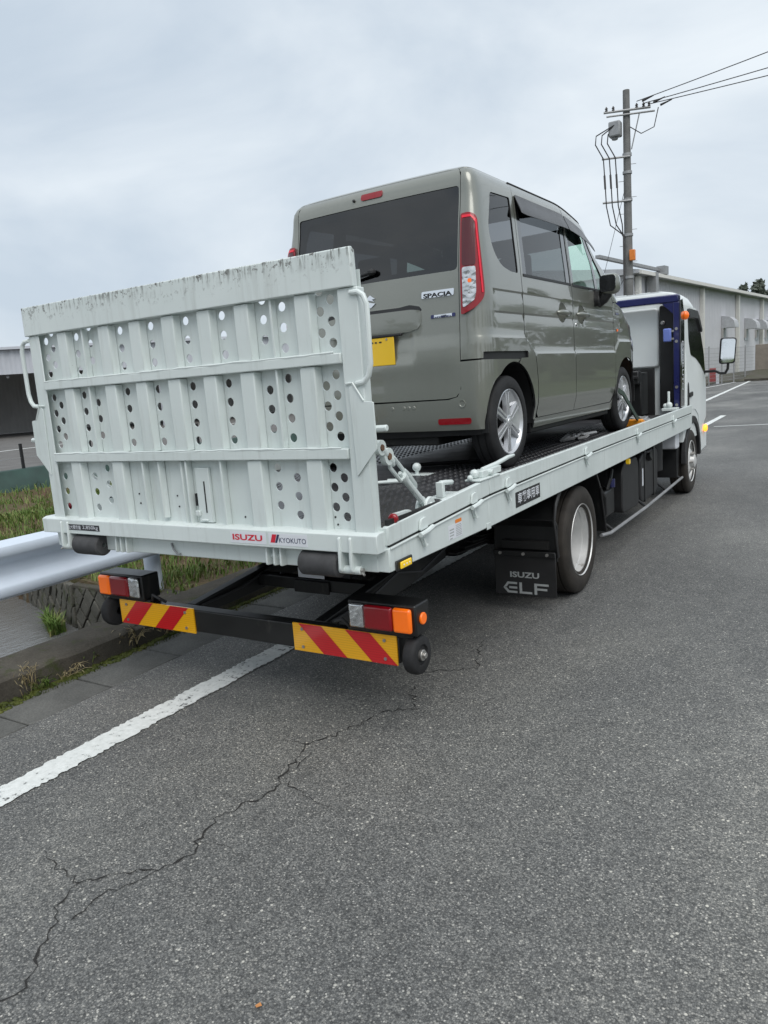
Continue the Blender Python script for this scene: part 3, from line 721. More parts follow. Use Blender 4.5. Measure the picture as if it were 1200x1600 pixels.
def front_wheel(s):
    xo = .945 if s > 0 else mx(.945); c = xo - s * .10
    m = MB(); truck_tyre(m, c, 4.85, RT, RT, .20, s); wh = m.build('front_wheel', M['tyre_old'], T, ang=40, fix=True)
    r = RT
    pr = [(.088, r * .625), (.096, r * .645), (.088, r * .655), (.070, r * .64), (.05, r * .60), (.03, r * .56), (.06, r * .44), (.085, r * .34), (.09, r * .22), (.13, r * .20), (.14, r * .12), (.142, .003)]
    m = MB(); m.lathe([(o * s, q) for o, q in pr], (c, 4.85, RT), 48); m.build('rim', M['steelwheel'], wh, ang=35)
    m = MB()
    for k in range(6):
        a = k * math.pi / 3; y, z = 4.85 + .10 * math.cos(a), RT + .10 * math.sin(a)
        m.cyl((c + s * .08, y, z), (c + s * .125, y, z), .016, 6)
    m.build('wheel_nuts', M['bolt'], wh)
    m = MB()
    for k in range(6):
        a = (k + .5) * math.pi / 3; y, z = 4.85 + .17 * math.cos(a), RT + .17 * math.sin(a)
        m.ball((c + s * .052, y, z), .026, 10, sx=.4)
    m.build('hand_holes', M['frame'], wh)
for s in (1, -1): rear_wheel(s); front_wheel(s)

# fenders, mud flaps
for s in (1, -1):
    f = (lambda x: x) if s > 0 else mx
    a, b = sorted((f(.52), f(.945)))
    arc = [(.10, .40), (.13, .60), (.26, .77), (.9, .77), (1.03, .60), (1.10, .33)]
    m = MB(); n = len(arc)
    m.prism([(.085, .33), (.10, .56), (.06, .60), (.08, .66), (.20, .765), (.96, .765), (1.06, .64), (1.16, .30), (1.175, .30), (1.075, .655), (.97, .778), (.19, .778), (.065, .668), (.04, .60), (.085, .55), (.07, .33)], 'x', a, b)
    m.build('wheel_fender', M['black'], T, bevel=.003)
    e = f(.948); MB().tube([(e, .075, .36), (e, .02, .595), (e, .055, .70), (e, .12, .76)], .011, 6).build('fender_edge', M['trim'], T); MB().tube([(e, 1.05, .65), (e, 1.17, .30)], .010, 6).build('fender_edge', M['trim'], T)
    a, b = sorted((f(.535), f(.945)))
    fl = MB().box(a, b, .036, .044, .105, .392).build('mud_flap', M['trim'], T, bevel=.003)
    m = MB(); m.box(a, b, .022, .036, .365, .40); m.build('flap_strip', M['black'], fl, bevel=.003)
    m = MB()
    for k in range(3): xx = a + (b - a) * (.12 + .38 * k); m.cyl((xx, .012, .383), (xx, .024, .383), .010, 8)
    m.build('flap_bolts', M['bolt'], fl)
    m = MB(); text_mb(m, 'ISUZU', (a + .105, .0355, .222), (1, 0, 0), (0, 0, 1), .038, .195, bold=.03, extr=.0008); m.build('flap_lettering', M['decal_grey'], fl, ang=None)
    # ELF drawn as wide slanted bars
    m = MB(); y = .0350; x0 = a + .055
    def bar(pts): m.add([(x0 + p * 1.0, y, q) for p, q in pts], [tuple(range(len(pts)))])
    bar([(0, .150), (.03, .190), (.095, .190), (.095, .176), (.038, .176), (.022, .155)]); bar([(0, .150), (.022, .150), (.04, .131), (.095, .131), (.095, .117), (.03, .117)]); bar([(.04, .146), (.095, .146), (.095, .160), (.04, .160)])
    bar([(.11, .190), (.128, .190), (.128, .131), (.195, .131), (.195, .117), (.11, .117)]); bar([(.21, .117), (.228, .117), (.228, .190), (.21, .190)]); bar([(.228, .190), (.305, .190), (.305, .176), (.228, .176)]); bar([(.228, .160), (.295, .160), (.295, .146), (.228, .146)])
    m.build('flap_emblem', M['decal_grey'], fl, ang=None, fix=False)
    MB().box(a + .05, b - .05, .045, .11, .41, .46).build('flap_stay', M['frame'], T)

# under-deck gear between the axles
for s in (1, -1):
    f = (lambda x: x) if s > 0 else mx
    a, b = sorted((f(.50), f(.86)))
    MB().prism(rounded([(2.02, .27), (2.60, .25), (2.60, .62), (2.54, .70), (2.10, .70), (2.02, .62)], .06), 'x', a, b).build('battery_box' if s > 0 else 'air_tank_box', M['trim'], T, bevel=.012)
    tk = MB().prism(rounded([(2.68, .24), (3.40, .25), (3.40, .66), (3.30, .70), (2.78, .70), (2.68, .66)], .08), 'x', a, b).build('fuel_tank', M['trim'], T, bevel=.015)
    for y in (2.84, 3.22): MB().box(min(a, b) - .004, max(a, b) + .008, y - .025, y + .025, .235, .715).build('tank_strap', M['black'], tk, bevel=.004)
    MB().cyl((f(.86), 2.95, .64), (f(.90), 2.95, .65), .04, 14).build('filler_cap', M['black'], tk, bevel=.004)
    MB().box(min(f(.862), f(.865)), max(f(.862), f(.865)), 2.72, 2.76, .40, .56).build('tank_sticker', M['decal_white'], tk)
    m = MB(); m.cyl((f(.70), 3.78, .40), (f(.70), 3.78, .80), .13, 18); m.tube([(f(.7), 3.78, .8), (f(.72), 3.95, .88), (f(.7), 4.25, .86)], .06, 12); m.build('air_cleaner', M['trim'], T, bevel=.008)
    m = MB(); m.box(min(f(.62), f(.82)), max(f(.62), f(.82)), 1.55, 1.92, .30, .52); m.build('hydraulic_pump', M['black'], T, bevel=.02)
    m = MB(); m.tube([(f(.84), 1.35, .62), (f(.85), 1.5, .50), (f(.84), 1.55, .36), (f(.8), 1.62, .30)], .016, 8); m.tube([(f(.80), 1.75, .52), (f(.82), 1.78, .60), (f(.8), 1.9, .66)], .018, 8); m.build('hydraulic_hose', M['trim'], T)
    MB().cyl((f(.82), 1.82, .53), (f(.82), 1.82, .60), .03, 12).build('blue_valve', M['navy'], T, bevel=.003)
    m = MB(); m.tube([(f(.88), 1.28, .24), (f(.905), 1.45, .225), (f(.91), 2.7, .215), (f(.91), 4.42, .235)], .014, 8); sb = m.build('side_guard', M['galv'], T)
    m = MB()
    for y in (1.55, 2.66, 3.6, 4.38): m.tube([(f(.90), y, .225), (f(.80), y, .30), (f(.6), y, .52)], .014, 8)
    m.build('guard_stay', M['black'], sb)
    m = MB(); m.prism([(4.28, .25), (4.36, .25), (4.43, .5), (4.44, .74), (4.36, .76), (4.3, .5)], 'x', *sorted((f(.60), f(.88)))); m.build('front_splash_guard', M['black'], T, bevel=.006)
    m = MB(); m.box(min(f(.866), f(.872)), max(f(.866), f(.872)), 1.28, 1.34, .40, .50); m.build('side_reflector', M['amber'], T)
    m = MB(); m.cyl((f(.9), 2.0, .72), (f(.93), 2.0, .72), .025, 12); m.build('side_marker', M['yellow_lamp'], T, bevel=.004)
    m = MB(); m.prism(rounded([(4.12, .58), (4.32, .58), (4.32, .78), (4.12, .78)], .04), 'x', *sorted((f(.74), f(.90)))); m.build('washer_tank', M['decal_white'], T, bevel=.01)

# --- rear bumper with hazard boards and combination lamps
YB = -1.74
bump_o = MB().box(CX - .90, CX + .90, YB + .004, YB + .075, .318, .436).build('rear_bumper', M['black'], T, bevel=.006)
def board(s):
    x0, x1 = (.287, .851) if s > 0 else (mx(.851) - .0, mx(.287))
    x0, x1 = (.289, .851) if s > 0 else (-.92, -.356)
    z0, z1 = .311, .444
    b = MB().box(x0, x1, YB - .004, YB + .003, z0, z1).build('hazard_board', M['board_yellow'], bump_o)
    W, H = x1 - x0, z1 - z0; st = .118
    for k in (0, 1):
        p0 = .035 + k * .262
        # stripe leaning outwards: right board leans down-right, left board down-left
        pts = [(p0, H), (p0 + st + .012, H), (p0 + st + .135 + .012, 0), (p0 + .135, 0)]
        pts = [(min(max(a, 0), W), c) for a, c in pts]
        if s < 0: pts = [(W - a, c) for a, c in pts]
        m = MB(); v = [(x0 + a, YB - .0055, z0 + c) for a, c in pts]
        m.add(v, [(0, 1, 2, 3) if s < 0 else (3, 2, 1, 0)]); m.build('red_stripe', M['board_red'], b, ang=None)
    m = MB()
    for px, pz in ((.055, .108), (.055, .022), (W - .06, .108), (W - .06, .025)): m.cyl((x0 + px, YB - .0095, z0 + pz), (x0 + px, YB - .005, z0 + pz), .0075, 10)
    m.build('board_bolts', M['bolt'], b)
board(1); board(-1)
def lamp(s):
    f = (lambda x: x) if s > 0 else mx
    def bx(xa, xb, ya, yb, za, zb, nm, mt, par, bv): 
        a, b = sorted((f(xa), f(xb))); return MB().box(a, b, ya, yb, za, zb).build(nm, M[mt], par, bevel=bv)
    h = bx(.622, .962, YB - .02, YB + .10, .456, .592, 'tail_lamp', 'black', bump_o, .008)
    bx(.636, .712, YB - .040, YB - .021, .474, .582, 'reversing_lens', 'clear', h, .010)
    bx(.715, .858, YB - .046, YB - .021, .474, .582, 'brake_lens', 'red', h, .012)
    bx(.861, .950, YB - .046, YB - .021, .474, .582, 'indicator_lens', 'amber_lit' if False else 'amber', h, .012)
    m = MB(); xx = f(.962); m.cyl((xx - s * .002, YB + .035, .525), (xx + s * .010, YB + .035, .525), .026, 18); m.build('side_reflector', M['amber'], h, bevel=.004)
    bx(.60, .93, YB + .0, YB + .08, .437, .455, 'lamp_bracket', 'black', bump_o, .004)
    m = MB(); m.tube([(f(.60), YB + .02, .45), (f(.57), YB + .0, .49), (f(.53), YB + .01, .47), (f(.52), YB + .04, .445)], .008, 8); m.build('lamp_cable', M['cable'], bump_o)
    # rubber end wheel
    x = f(.895); r = .085
    m = MB(); pr = [(.0, .02), (.0, r * .8), (.008, r * .95), (.02, r), (.045, r), (.057, r * .95), (.062, r * .85), (.062, r * .55), (.052, r * .50), (.052, r * .30)]
    m.lathe([(o * s, q) for o, q in pr], (x, YB + .03, .362), 32); w = m.build('end_wheel', M['tyre'], bump_o, ang=40, fix=True)
    m = MB(); m.cyl((x + s * .045, YB + .03, .362), (x + s * .066, YB + .03, .362), .024, 16); m.cyl((x + s * .066, YB + .03, .362), (x + s * .078, YB + .03, .362), .014, 6); m.build('wheel_hub', M['bolt'], w, bevel=.002)
lamp(1); lamp(-1)

# --- blue head guard and winch behind the cab
yh0, yh1 = 4.22, 4.36
hg = MB().box(CX - .95, CX + .95, yh0, yh1, 2.125, 2.205).build('head_guard', M['navy'], T, bevel=.012)
for s in (1, -1):
    f = (lambda x: x) if s > 0 else mx
    a, b = sorted((f(.862), f(.925))); MB().box(a, b, yh0, yh1, .98, 2.124).build('guard_post', M['navy'], hg, bevel=.006)
    a, b = sorted((f(.927), f(.939))); pl = MB().prism([(yh0 - .01, 1.02), (yh0 + .20, 1.02), (yh0 + .20, 2.0), (yh0 + .1, 2.16), (yh0 - .01, 2.14)], 'x', a, b).build('post_side_plate', M['gloss_black'], hg, bevel=.004)
    if s > 0:
        m = MB(); text_mb(m, 'KYOKUTO', (b + .001, yh0 + .055, 1.72), (0, 0, -1), (0, 1, 0), .075, .52, bold=.01, extr=.001); m.build('post_lettering', M['decal_white'], hg, ang=None)
    a, b = sorted((f(.74), f(.862))); MB().prism([(a, 2.124), (b, 2.124), (b if s > 0 else a, 2.0)], 'y', yh0 + .01, yh1 - .01).build('corner_gusset', M['navy'], hg, bevel=.004)
    a, b = sorted((f(.76), f(.84))); MB().box(a, b, yh0 - .02, yh0 + .05, 1.72, 1.86).build('work_lamp', M['blue_pad'], hg, bevel=.012)
    m = MB(); m.box(*sorted((f(.835), f(.87))), yh0, yh0 + .03, 1.74, 1.76); m.box(*sorted((f(.835), f(.87))), yh0, yh0 + .03, 1.82, 1.84); m.build('lamp_stay', M['bolt'], hg)
    m = MB()
    for z in (1.85, 1.72, 1.24, 1.05): m.cyl((f(.893), yh0 - .006, z), (f(.893), yh0 + .002, z), .016, 10)
    m.build('post_bolts', M['bolt'], hg)
m = MB(); m.box(CX - .55, CX + .62, 3.98, 4.30, .96, 1.42); m.box(CX + .1, CX + .62, 3.86, 3.98, 1.30, 1.44); m.cyl((CX - .45, 3.95, 1.13), (CX + .45, 3.95, 1.13), .09, 18); m.build('winch', M['black'], T, bevel=.012)
MB().box(CX + .20, CX + .62, 3.84, 3.86, 1.36, 1.39).build('winch_cover_edge', M['trim'], T, bevel=.004)
m = MB(); m.box(.78, .93, 4.0, 4.16, 1.0, 1.03); m.ball((.85, 4.04, 1.06), .035, 10); m.ball((.80, 4.10, 1.05), .028, 8); m.cyl((.83, 4.12, 1.03), (.83, 4.12, 1.2), .014, 10); m.build('control_lever_base', M['white'], T, bevel=.004)

# --- cab
def cab():
    y0, y1 = 4.47, 6.12
    hw = lambda z: lerp(z, [.45, .9, 1.3, 2.0, 2.14, 2.21, 2.25, 2.27], [.955, .97, .968, .935, .918, .89, .84, .74])
    fr = lambda z: lerp(z, [.45, 1.15, 1.3, 2.1, 2.22], [6.10, 6.12, 6.08, 5.66, 5.45])
    m = MB(); zs = [.62, .75, .9, 1.1, 1.3, 1.5, 1.7, 1.9, 2.02, 2.1, 2.14, 2.18, 2.21, 2.235, 2.25, 2.262, 2.27]
    rings = []
    for z in zs:
        w, f_ = hw(z), fr(z); ring = []
        # rear right, front right rounded corner, mirrored
        rr = [(w - .05, y0), (w - .015, y0 + .012), (w, y0 + .06), (w, 5.0), (w, f_ - .45), (w - .01, f_ - .25), (w - .05, f_ - .10), (w - .13, f_ - .03), (w - .35, f_)]
        ring = [(CX + x, y, z) for x, y in rr] + [(CX - x, y, z) for x, y in rr[::-1]]
        rings.append(ring)
    n = len(rings[0]); v = [p for r_ in rings for p in r_]; fs = []
    for i in range(len(rings) - 1):
        for k in range(n): fs.append((i * n + k, i * n + (k + 1) % n, (i + 1) * n + (k + 1) % n, (i + 1) * n + k))
    fs.append(tuple(range((len(rings) - 1) * n, len(rings) * n))); fs.append(tuple(range(n))[::-1])
    # front wheel opening is a black arch part set proud of the side
    m.add(v, fs); c = m.build('cab', M['cab_white'], T, ang=45, fix=True)
    for s in (1, -1):
        def S(y, z, o=.0): return (CX + s * (hw(z) + o), y, z)
        def sp(name, poly, mat, par, o=.004, th=.012, st=.06, holes=()):
            q = MB(); patch(q, [poly, *holes], (lambda u, vv: S(u, vv, o)) if s > 0 else (lambda u, vv: S(u, vv, o)), step=st, th=th, mi=0, flip=(s < 0)); return q.build(name, M[mat], par, ang=35)
        win = rounded([(4.82, 2.05), (4.80, 1.74), (4.88, 1.57), (5.2, 1.53), (5.5, 1.45), (5.84, 1.31), (5.78, 1.60), (5.60, 1.88), (5.42, 2.05)], .04)
        door = rounded([(4.58, .78), (4.58, 2.08), (4.66, 2.12), (5.44, 2.11), (5.66, 1.88), (5.88, 1.18), (5.90, .80), (5.5, .62), (5.34, .86), (5.1, .95), (4.9, .95), (4.72, .92)], .03)
        d = sp('cab_door', door, 'cab_white', c, .006, .010, .06)
        sp('door_window', win, 'dark_glass' if False else 'gloss_black', d, .010, .006)
        sp('window_visor', rounded([(4.83, 1.99), (4.83, 2.085), (5.42, 2.08), (5.66, 1.86), (5.60, 1.83), (5.38, 1.99)], .03), 'visor', d, .03, .02)
        sp('door_handle', rounded([(4.70, 1.10), (4.90, 1.11), (4.90, 1.16), (4.70, 1.15)], .02), 'trim', d, .02, .012)
        sp('side_intake', rounded([(4.60, .88), (4.66, .80), (4.70, 1.0), (4.70, 1.20), (4.66, 1.28), (4.62, 1.24)], .03), 'trim', d, .012, .006)
        # wheel arch
        q = MB(); A = []
        for k in range(15):
            t_ = math.pi * (1.0 - k / 14.0); A.append((4.95 + .52 * math.cos(t_), .38 + .50 * math.sin(t_)))
        B = [(4.95 + (p[0] - 4.95) * .84, .38 + (p[1] - .38) * .84) for p in A]
        q.prism(A + B[::-1], 'x', *sorted((CX + s * .93, CX + s * .985))); q.build('wheel_arch', M['trim'], c, bevel=.008)
        q = MB(); q.prism([(5.40, .36), (6.10, .40), (6.11, .64), (5.45, .64)], 'x', *sorted((CX + s * .60, CX + s * .95))); q.build('front_step', M['cab_white'], c, bevel=.02)
        q = MB(); q.ball((CX + s * .975, 5.86, .66), .05, 12, sx=.55, sy=1.1); q.build('side_indicator', M['amber_lit'], c)
        q = MB(); q.cyl((CX + s * .90, 4.44, 1.99), (CX + s * .985, 4.44, 1.99), .03, 14); q.ball((CX + s * .985, 4.44, 1.99), .048, 14, sx=.8); q.build('roof_side_lamp', M['amber'], c)
        # mirror on its arm
        q = MB(); q.tube([(CX + s * .95, 5.78, 1.36), (CX + s * 1.10, 5.74, 1.36), (CX + s * 1.17, 5.66, 1.33), (CX + s * 1.23, 5.62, 1.33), (CX + s * 1.26, 5.60, 1.38), (CX + s * 1.265, 5.60, 1.48)], .016, 8); ar = q.build('mirror_arm', M['trim'], c)
        mxc = CX + s * 1.262
        def spin(mb, cx, cy, sg):
            ca_, sa_ = math.cos(R(11) * sg), math.sin(R(11) * sg); mb.v = [(cx + (x - cx) * ca_ - (y - cy) * sa_, cy + (x - cx) * sa_ + (y - cy) * ca_, z) for x, y, z in mb.v]
        q = MB(); q.prism(rounded([(mxc - .10, 1.44), (mxc + .075, 1.44), (mxc + .095, 1.74), (mxc - .085, 1.75)], .035), 'y', 5.565, 5.65); spin(q, mxc, 5.6, s); q.build('mirror_housing', M['trim'], ar, bevel=.015)
        q = MB(); q.prism(rounded([(mxc - .085, 1.455), (mxc + .06, 1.455), (mxc + .08, 1.725), (mxc - .07, 1.735)], .03), 'y', 5.558, 5.5645); spin(q, mxc, 5.6, s); q.build('mirror_glass', M['mirror'], ar)
    def F(u, v_, o=.0): return (CX + u, fr(v_) + o - .03 * (u / .8) ** 2, v_)
    q = MB(); patch(q, [rounded([(-.80, 1.28), (.80, 1.28), (.72, 2.06), (-.72, 2.06)], .06)], lambda u, vv: F(u, vv, .012), step=.12, th=.008, mi=0, flip=True); q.build('windscreen', M['gloss_black'], c, ang=35)
    q = MB(); q.box(CX - .93, CX + .93, 6.05, 6.17, .36, .62); q.build('front_bumper', M['cab_white'], c, bevel=.03)
    q = MB(); q.box(CX - .6, CX + .6, 6.10, 6.135, .75, .92); q.build('front_grille', M['trim'], c, bevel=.01)
    for s in (1, -1):
        q = MB(); q.box(*sorted((CX + s * .62, CX + s * .9)), 6.06, 6.13, .70, .92); q.build('headlight', M['clear'], c, bevel=.03)
    # rear wall: raised white panel between black corner ducts
    q = MB(); q.prism(rounded([(CX - .71, 1.46), (CX + .71, 1.46), (CX + .71, 2.10), (CX - .71, 2.10)], .05), 'y', y0 - .05, y0 + .0); q.build('rear_panel', M['cab_white'], c, bevel=.02)
    for s in (1, -1):
        q = MB(); q.prism(rounded([(CX + s * .72, 1.0), (CX + s * .91, 1.0), (CX + s * .87, 2.12), (CX + s * .72, 2.12)], .03), 'y', y0 - .06, y0 + .01); q.build('corner_duct', M['trim'], c, bevel=.015)
        q = MB(); q.ball((CX + s * .76, y0 - .065, 1.93), .026, 10); q.build('duct_bolt', M['bolt'], c)
    q = MB(); q.box(CX - .65, CX + .66, y0 - .03, y0 - .002, .80, 1.45); q.build('rear_lower_panel', M['trim'], c, bevel=.01)
    q = MB()
    for k in range(5): q.prism(rounded([(CX - .6 + k * .26, 2.26), (CX - .42 + k * .26, 2.26), (CX - .45 + k * .26, 2.285), (CX - .57 + k * .26, 2.285)], .01), 'y', 4.6, 5.3)
    q.build('roof_ribs', M['cab_white'], c, bevel=.008)
cab()
# ================================================================ tall kei van on the deck
YAW = -0.0273
van = empty('kei_van', (-.012, 0, BED), 'grey green boxy minivan strapped on the truck deck', 'van', rz=YAW, local=True)
V = van
def smooth_tab(xs, ys):
    """monotone cubic through a table"""
    n = len(xs); d = [(ys[i + 1] - ys[i]) / (xs[i + 1] - xs[i]) for i in range(n - 1)]
    t = [d[0]] + [0 if d[i - 1] * d[i] <= 0 else 2 * d[i - 1] * d[i] / (d[i - 1] + d[i]) for i in range(1, n - 1)] + [d[-1]]
    def f(x):
        if x <= xs[0]: return ys[0] + t[0] * (x - xs[0])
        if x >= xs[-1]: return ys[-1] + t[-1] * (x - xs[-1])
        i = 0
        while x > xs[i + 1]: i += 1
        h = xs[i + 1] - xs[i]; u = (x - xs[i]) / h
        return ys[i] * (2 * u ** 3 - 3 * u * u + 1) + h * t[i] * (u ** 3 - 2 * u * u + u) + ys[i + 1] * (-2 * u ** 3 + 3 * u * u) + h * t[i + 1] * (u ** 3 - u * u)
    return f
LW = smooth_tab([.20, .30, .45, .65, 1.0, 1.15, 1.40, 1.62, 1.67, 1.71, 1.74, 1.77, 1.81, 1.86], [.700, .720, .731, .733, .729, .720, .693, .668, .660, .645, .622, .585, .510, .40])
LYR = smooth_tab([.20, .30, .45, .62, .80, .95, 1.16, 1.40, 1.60, 1.66, 1.70, 1.74, 1.77, 1.81, 1.86], [-.352, -.378, -.386, -.384, -.372, -.362, -.346, -.310, -.272, -.268, -.254, -.222, -.182, -.105, .0])
LZ = smooth_tab([.20, 1.66, 1.70, 1.74, 1.77, 1.81, 1.86], [.20, 1.66, 1.698, 1.732, 1.752, 1.770, 1.780])
LYF = smooth_tab([.20, .35, .55, .75, .88, .95, 1.0, 1.06, 1.12, 1.30, 1.50, 1.62, 1.70, 1.77, 1.86], [2.90, 2.95, 2.975, 2.96, 2.92, 2.84, 2.72, 2.56, 2.44, 2.22, 1.98, 1.86, 1.79, 1.70, 1.45])
def FD(v): return .17 - .115 * sst(.95, 1.10, v)
def YFE(v): return LYF(v) - .05 * (max(.05, LW(v) - FD(v)) / .56) ** 2.2
UA, UL, XB = -.165, .27, .590
def sst(a, b, x):
    t = min(1, max(0, (x - a) / (b - a))); return t * t * (3 - 2 * t)
def drop(y, v): return .115 * sst(1.05, 2.1, y) * sst(1.25, 1.62, v)
def z3(y): return lerp(y, [.25, .395, 2.16, 2.29], [.79, .694, .690, .78])
def disp(y, v):
    d = .011 * sst(z3(y) + .004, z3(y) - .016, v) * (1 if v > .30 else 1)
    for zl, a in ((1.048 - .010 * sst(.2, 1.6, y), .0062), (.923, .0068)):
        if zl - .07 < v <= zl + .004:
            d -= a * (sst(zl + .004, zl - .006, v) if v > zl - .006 else 1 - sst(0, .06, zl - .006 - v)) * sst(-.30, -.24, y) * (1 - sst(2.3, 2.5, y))
    d -= .010 * sst(.36, .30, v)
    return d
def xb(v): return min(XB, LW(v) - .062)
def bow(x, v): return .022 * (abs(x) / .6) ** 2.2
def rear_disp(x, v):
    d = .008 * sst(.80, .765, v) * sst(.62, .50, abs(x)) * sst(.55, .70, v)
    # slot under the garnish above the number plate: grips and plate recess
    if abs(x) < .40: d += .003 * sst(.985, .972, v) * sst(.845, .87, v) * sst(.345, .325, abs(x)) - .012 * sst(.845, .82, v) * sst(.66, .70, v) * sst(.30, .26, abs(x))
    return d
def rear(x, v):
    return (x, LYR(v) + bow(x, v) - rear_disp(x, v), LZ(v))
def side(U, v):
    w, yr = LW(v), LYR(v)
    yA = max(UA, yr + .15); n = 3.3
    if U >= UA:
        y = U + (yA - UA) * (1 - sst(UA, UA + .45, U)); x = w + disp(y, v)
        yf = YFE(v); Rf = .34 - .20 * sst(.95, 1.10, v)
        if y > yf - Rf:
            t = min(1.0, (y - (yf - Rf)) / Rf); x -= FD(v) * (1 - (1 - t ** 2.4) ** (1 / 2.4))
        return (x, y, LZ(v) - drop(y, v))
    xb_, yb = xb(v), yr + bow(XB, v)
    if U >= UA - UL:
        th = (UA - U) / UL * math.pi / 2
        c, s = max(0.0, math.cos(th)), max(0.0, math.sin(th))
        d = disp(-.3, v) * (c ** .8)
        return (xb_ + (w - xb_) * c ** (2 / n) + d, yA - (yA - yb) * s ** (2 / n), LZ(v))
    x = xb_ - (UA - UL - U) * xb_ / XB
    return rear(x, v)
def sideM(U, v): p = side(U, v); return (-p[0], p[1], p[2])
def front(x, v): return (x, LYF(v) - .05 * (abs(x) / .56) ** 2.2 , LZ(v) - drop(LYF(v), v))
LED = [lambda u: 1.0525, lambda u: 1.047, lambda u: 1.041, lambda u: .9275, lambda u: .922, lambda u: .916, lambda u: z3(u) + .005, lambda u: z3(u) - .005, lambda u: z3(u) - .016]

def vp(name, polys, mat='van', par=None, both=True, off=0.0, th=.012, step=.035, extra=None, ang=28, inner='liner', fn=None):
    outs = []
    for s in ((1, -1) if both else (1,)):
        m = MB(); f = fn or (side if s > 0 else sideM)
        patch(m, polys, f, step=step, th=th, off=off, extra=LED if extra is None else extra, flip=(s < 0) if fn is None else False)
        p = par if not isinstance(par, dict) else par[s]
        outs.append(m.build(name, [M[mat], M[inner]], p or V, ang=ang))
    return dict(zip((1, -1), outs)) if both else outs[0]

def arc(cy, cz, r, a0, a1, n=16): return [(cy + r * math.cos(R(a0 + (a1 - a0) * k / n)), cz + r * math.sin(R(a0 + (a1 - a0) * k / n))) for k in range(n + 1)]
UR = UA - UL        # rear seam between body corner and tailgate
G = .0035
arch_r = arc(.045, .300, .335, 186, 82, 14)
arch_r2 = arc(.045, .300, .335, 78, 0, 10)
# quarter panel with rear side window opening
qwin = rounded([(-.085, 1.612), (.238, 1.622), (.212, 1.163), (.10, 1.166), (-.03, 1.19), (-.115, 1.27), (-.140, 1.40)], [.03, .015, .02, .03, .10, .12, .12], 6)
quarter_poly = [(UR, .662), (UR, 1.735), (-.10, 1.735), (.30, 1.735), (.292, 1.66), (.255 - G, 1.16), (.250 - G, .80), (.29 - G, .755), (.392 - G, .69), (.425 - G, .50), (.415 - G, .262), (.38, .262)] + arc(.045, .300, .335, -6, 76, 12) + [(.16, .655), (.268, .657), (.268, .697), (-.298, .697), (-.30, .662)]
quarter = vp('quarter_panel', [quarter_poly, qwin])
vp('quarter_window', [rounded([(u, v) for u, v in qwin], 0)], 'privacy', quarter, off=-.006, th=0, extra=[], inner='privacy')
vp('door_rail_slot', [[(-.305, .650), (.272, .650), (.272, .702), (-.305, .702)]], 'trim', quarter, off=-.014, th=.004, extra=[])
# rear bumper, wraps round to the arches
UC = UR - XB
bp = [(UC, .262), (UC, .438), (UR - .09, .440), (UR - .03, .455), (UR - .006, .50), (UR - .004, .652), (-.30, .654), (.14, .649)] + arc(.045, .300, .335, 80, 186, 16) + [(-.29, .262)]
m = MB()
for f, fl in ((side, False), (sideM, True)): patch(m, [bp], f, step=.035, th=.012, flip=fl, extra=[lambda u: .30, lambda u: .33, lambda u: .36])
bumper = m.build('rear_bumper', [M['van'], M['liner']], V, ang=30, weld=.0006)
for s, f in ((1, side), (-1, sideM)):
    m = MB(); patch(m, [rounded([(UR - .165, .297), (UR + .030, .297), (UR + .030, .333), (UR - .165, .333)], .014)], f, step=.03, off=.003, th=.006, flip=s < 0); m.build('bumper_reflector', M['red'], bumper)
    c = f(UR - .004, .415); m = MB(); m.lathe([(0, .001), (0, .014), (-.002, .016), (-.003, .022), (.006, .024)], (c[0], c[1] - .001, c[2]), 18, axis='y'); m.build('parking_sensor', M['van'], bumper, fix=True)
m = MB()
for x in (.12, .20, .235, .27): m.lathe([(0, .001), (0, .010), (.004, .014)], (x, LYR(.40) + bow(x, .4) - .002, .405), 12, axis='y')
m.build('embossed_marks', M['van'], bumper, fix=True)
vp('bumper_lower_lip', [[(UC, .215), (UC, .258), (-.28, .258), (-.26, .225)]], 'trim', bumper, off=-.02, th=.006, extra=[])
# tailgate
def tg(x, v): return rear(x, v)
tge = lambda v: xb(v) - G
tail_poly = [(tge(.53), .53), (tge(.49) - .008, .485), (tge(.46) - .035, .456), (tge(.45) - .09, .447)]
tail_poly = tail_poly[::-1]
edge = [(tge(v), v) for v in (.58, .70, .80, .95, 1.1, 1.3, 1.5, 1.62, 1.68, 1.72, 1.745)]
half = tail_poly + edge
tail_poly = half + [(-x, v) for x, v in half[::-1]]
rwin = rounded([(-.580, 1.160), (.580, 1.160), (.580, 1.40), (.578, 1.628), (-.578, 1.628), (-.580, 1.40)], [.03, .03, 0, .02, .02, 0])
m = MB(); patch(m, [tail_poly, rwin], tg, step=.03, th=.012, extra=[lambda u: .985, lambda u: .978, lambda u: .971, lambda u: .865, lambda u: .845, lambda u: .82, lambda u: .80, lambda u: .765])
gate = m.build('tailgate', [M['van'], M['liner']], V, ang=28)
m = MB(); patch(m, [rwin], tg, step=.08, off=-.005, th=0); m.build('rear_window', [M['privacy'], M['privacy']], gate)
# dark ceramic border round the rear glass
inner_w = rounded([(-.53, 1.19), (.53, 1.19), (.52, 1.59), (-.52, 1.59)], .04)
m = MB(); patch(m, [rwin, inner_w], tg, step=.08, off=-.009, th=.002, mi=0); m.build('glass_border', M['gloss_black'], gate)
m = MB(); patch(m, [rounded([(-.075, 1.660), (.075, 1.660), (.078, 1.697), (-.078, 1.697)], .012)], tg, step=.04, off=.006, th=.01, mi=0); m.build('high_brake_lamp', M['red'], gate, bevel=.003)
m = MB(); m.ball((-.13, LYR(1.672) - .004, 1.672), .010, 8); m.build('washer_nozzle', M['trim'], gate)
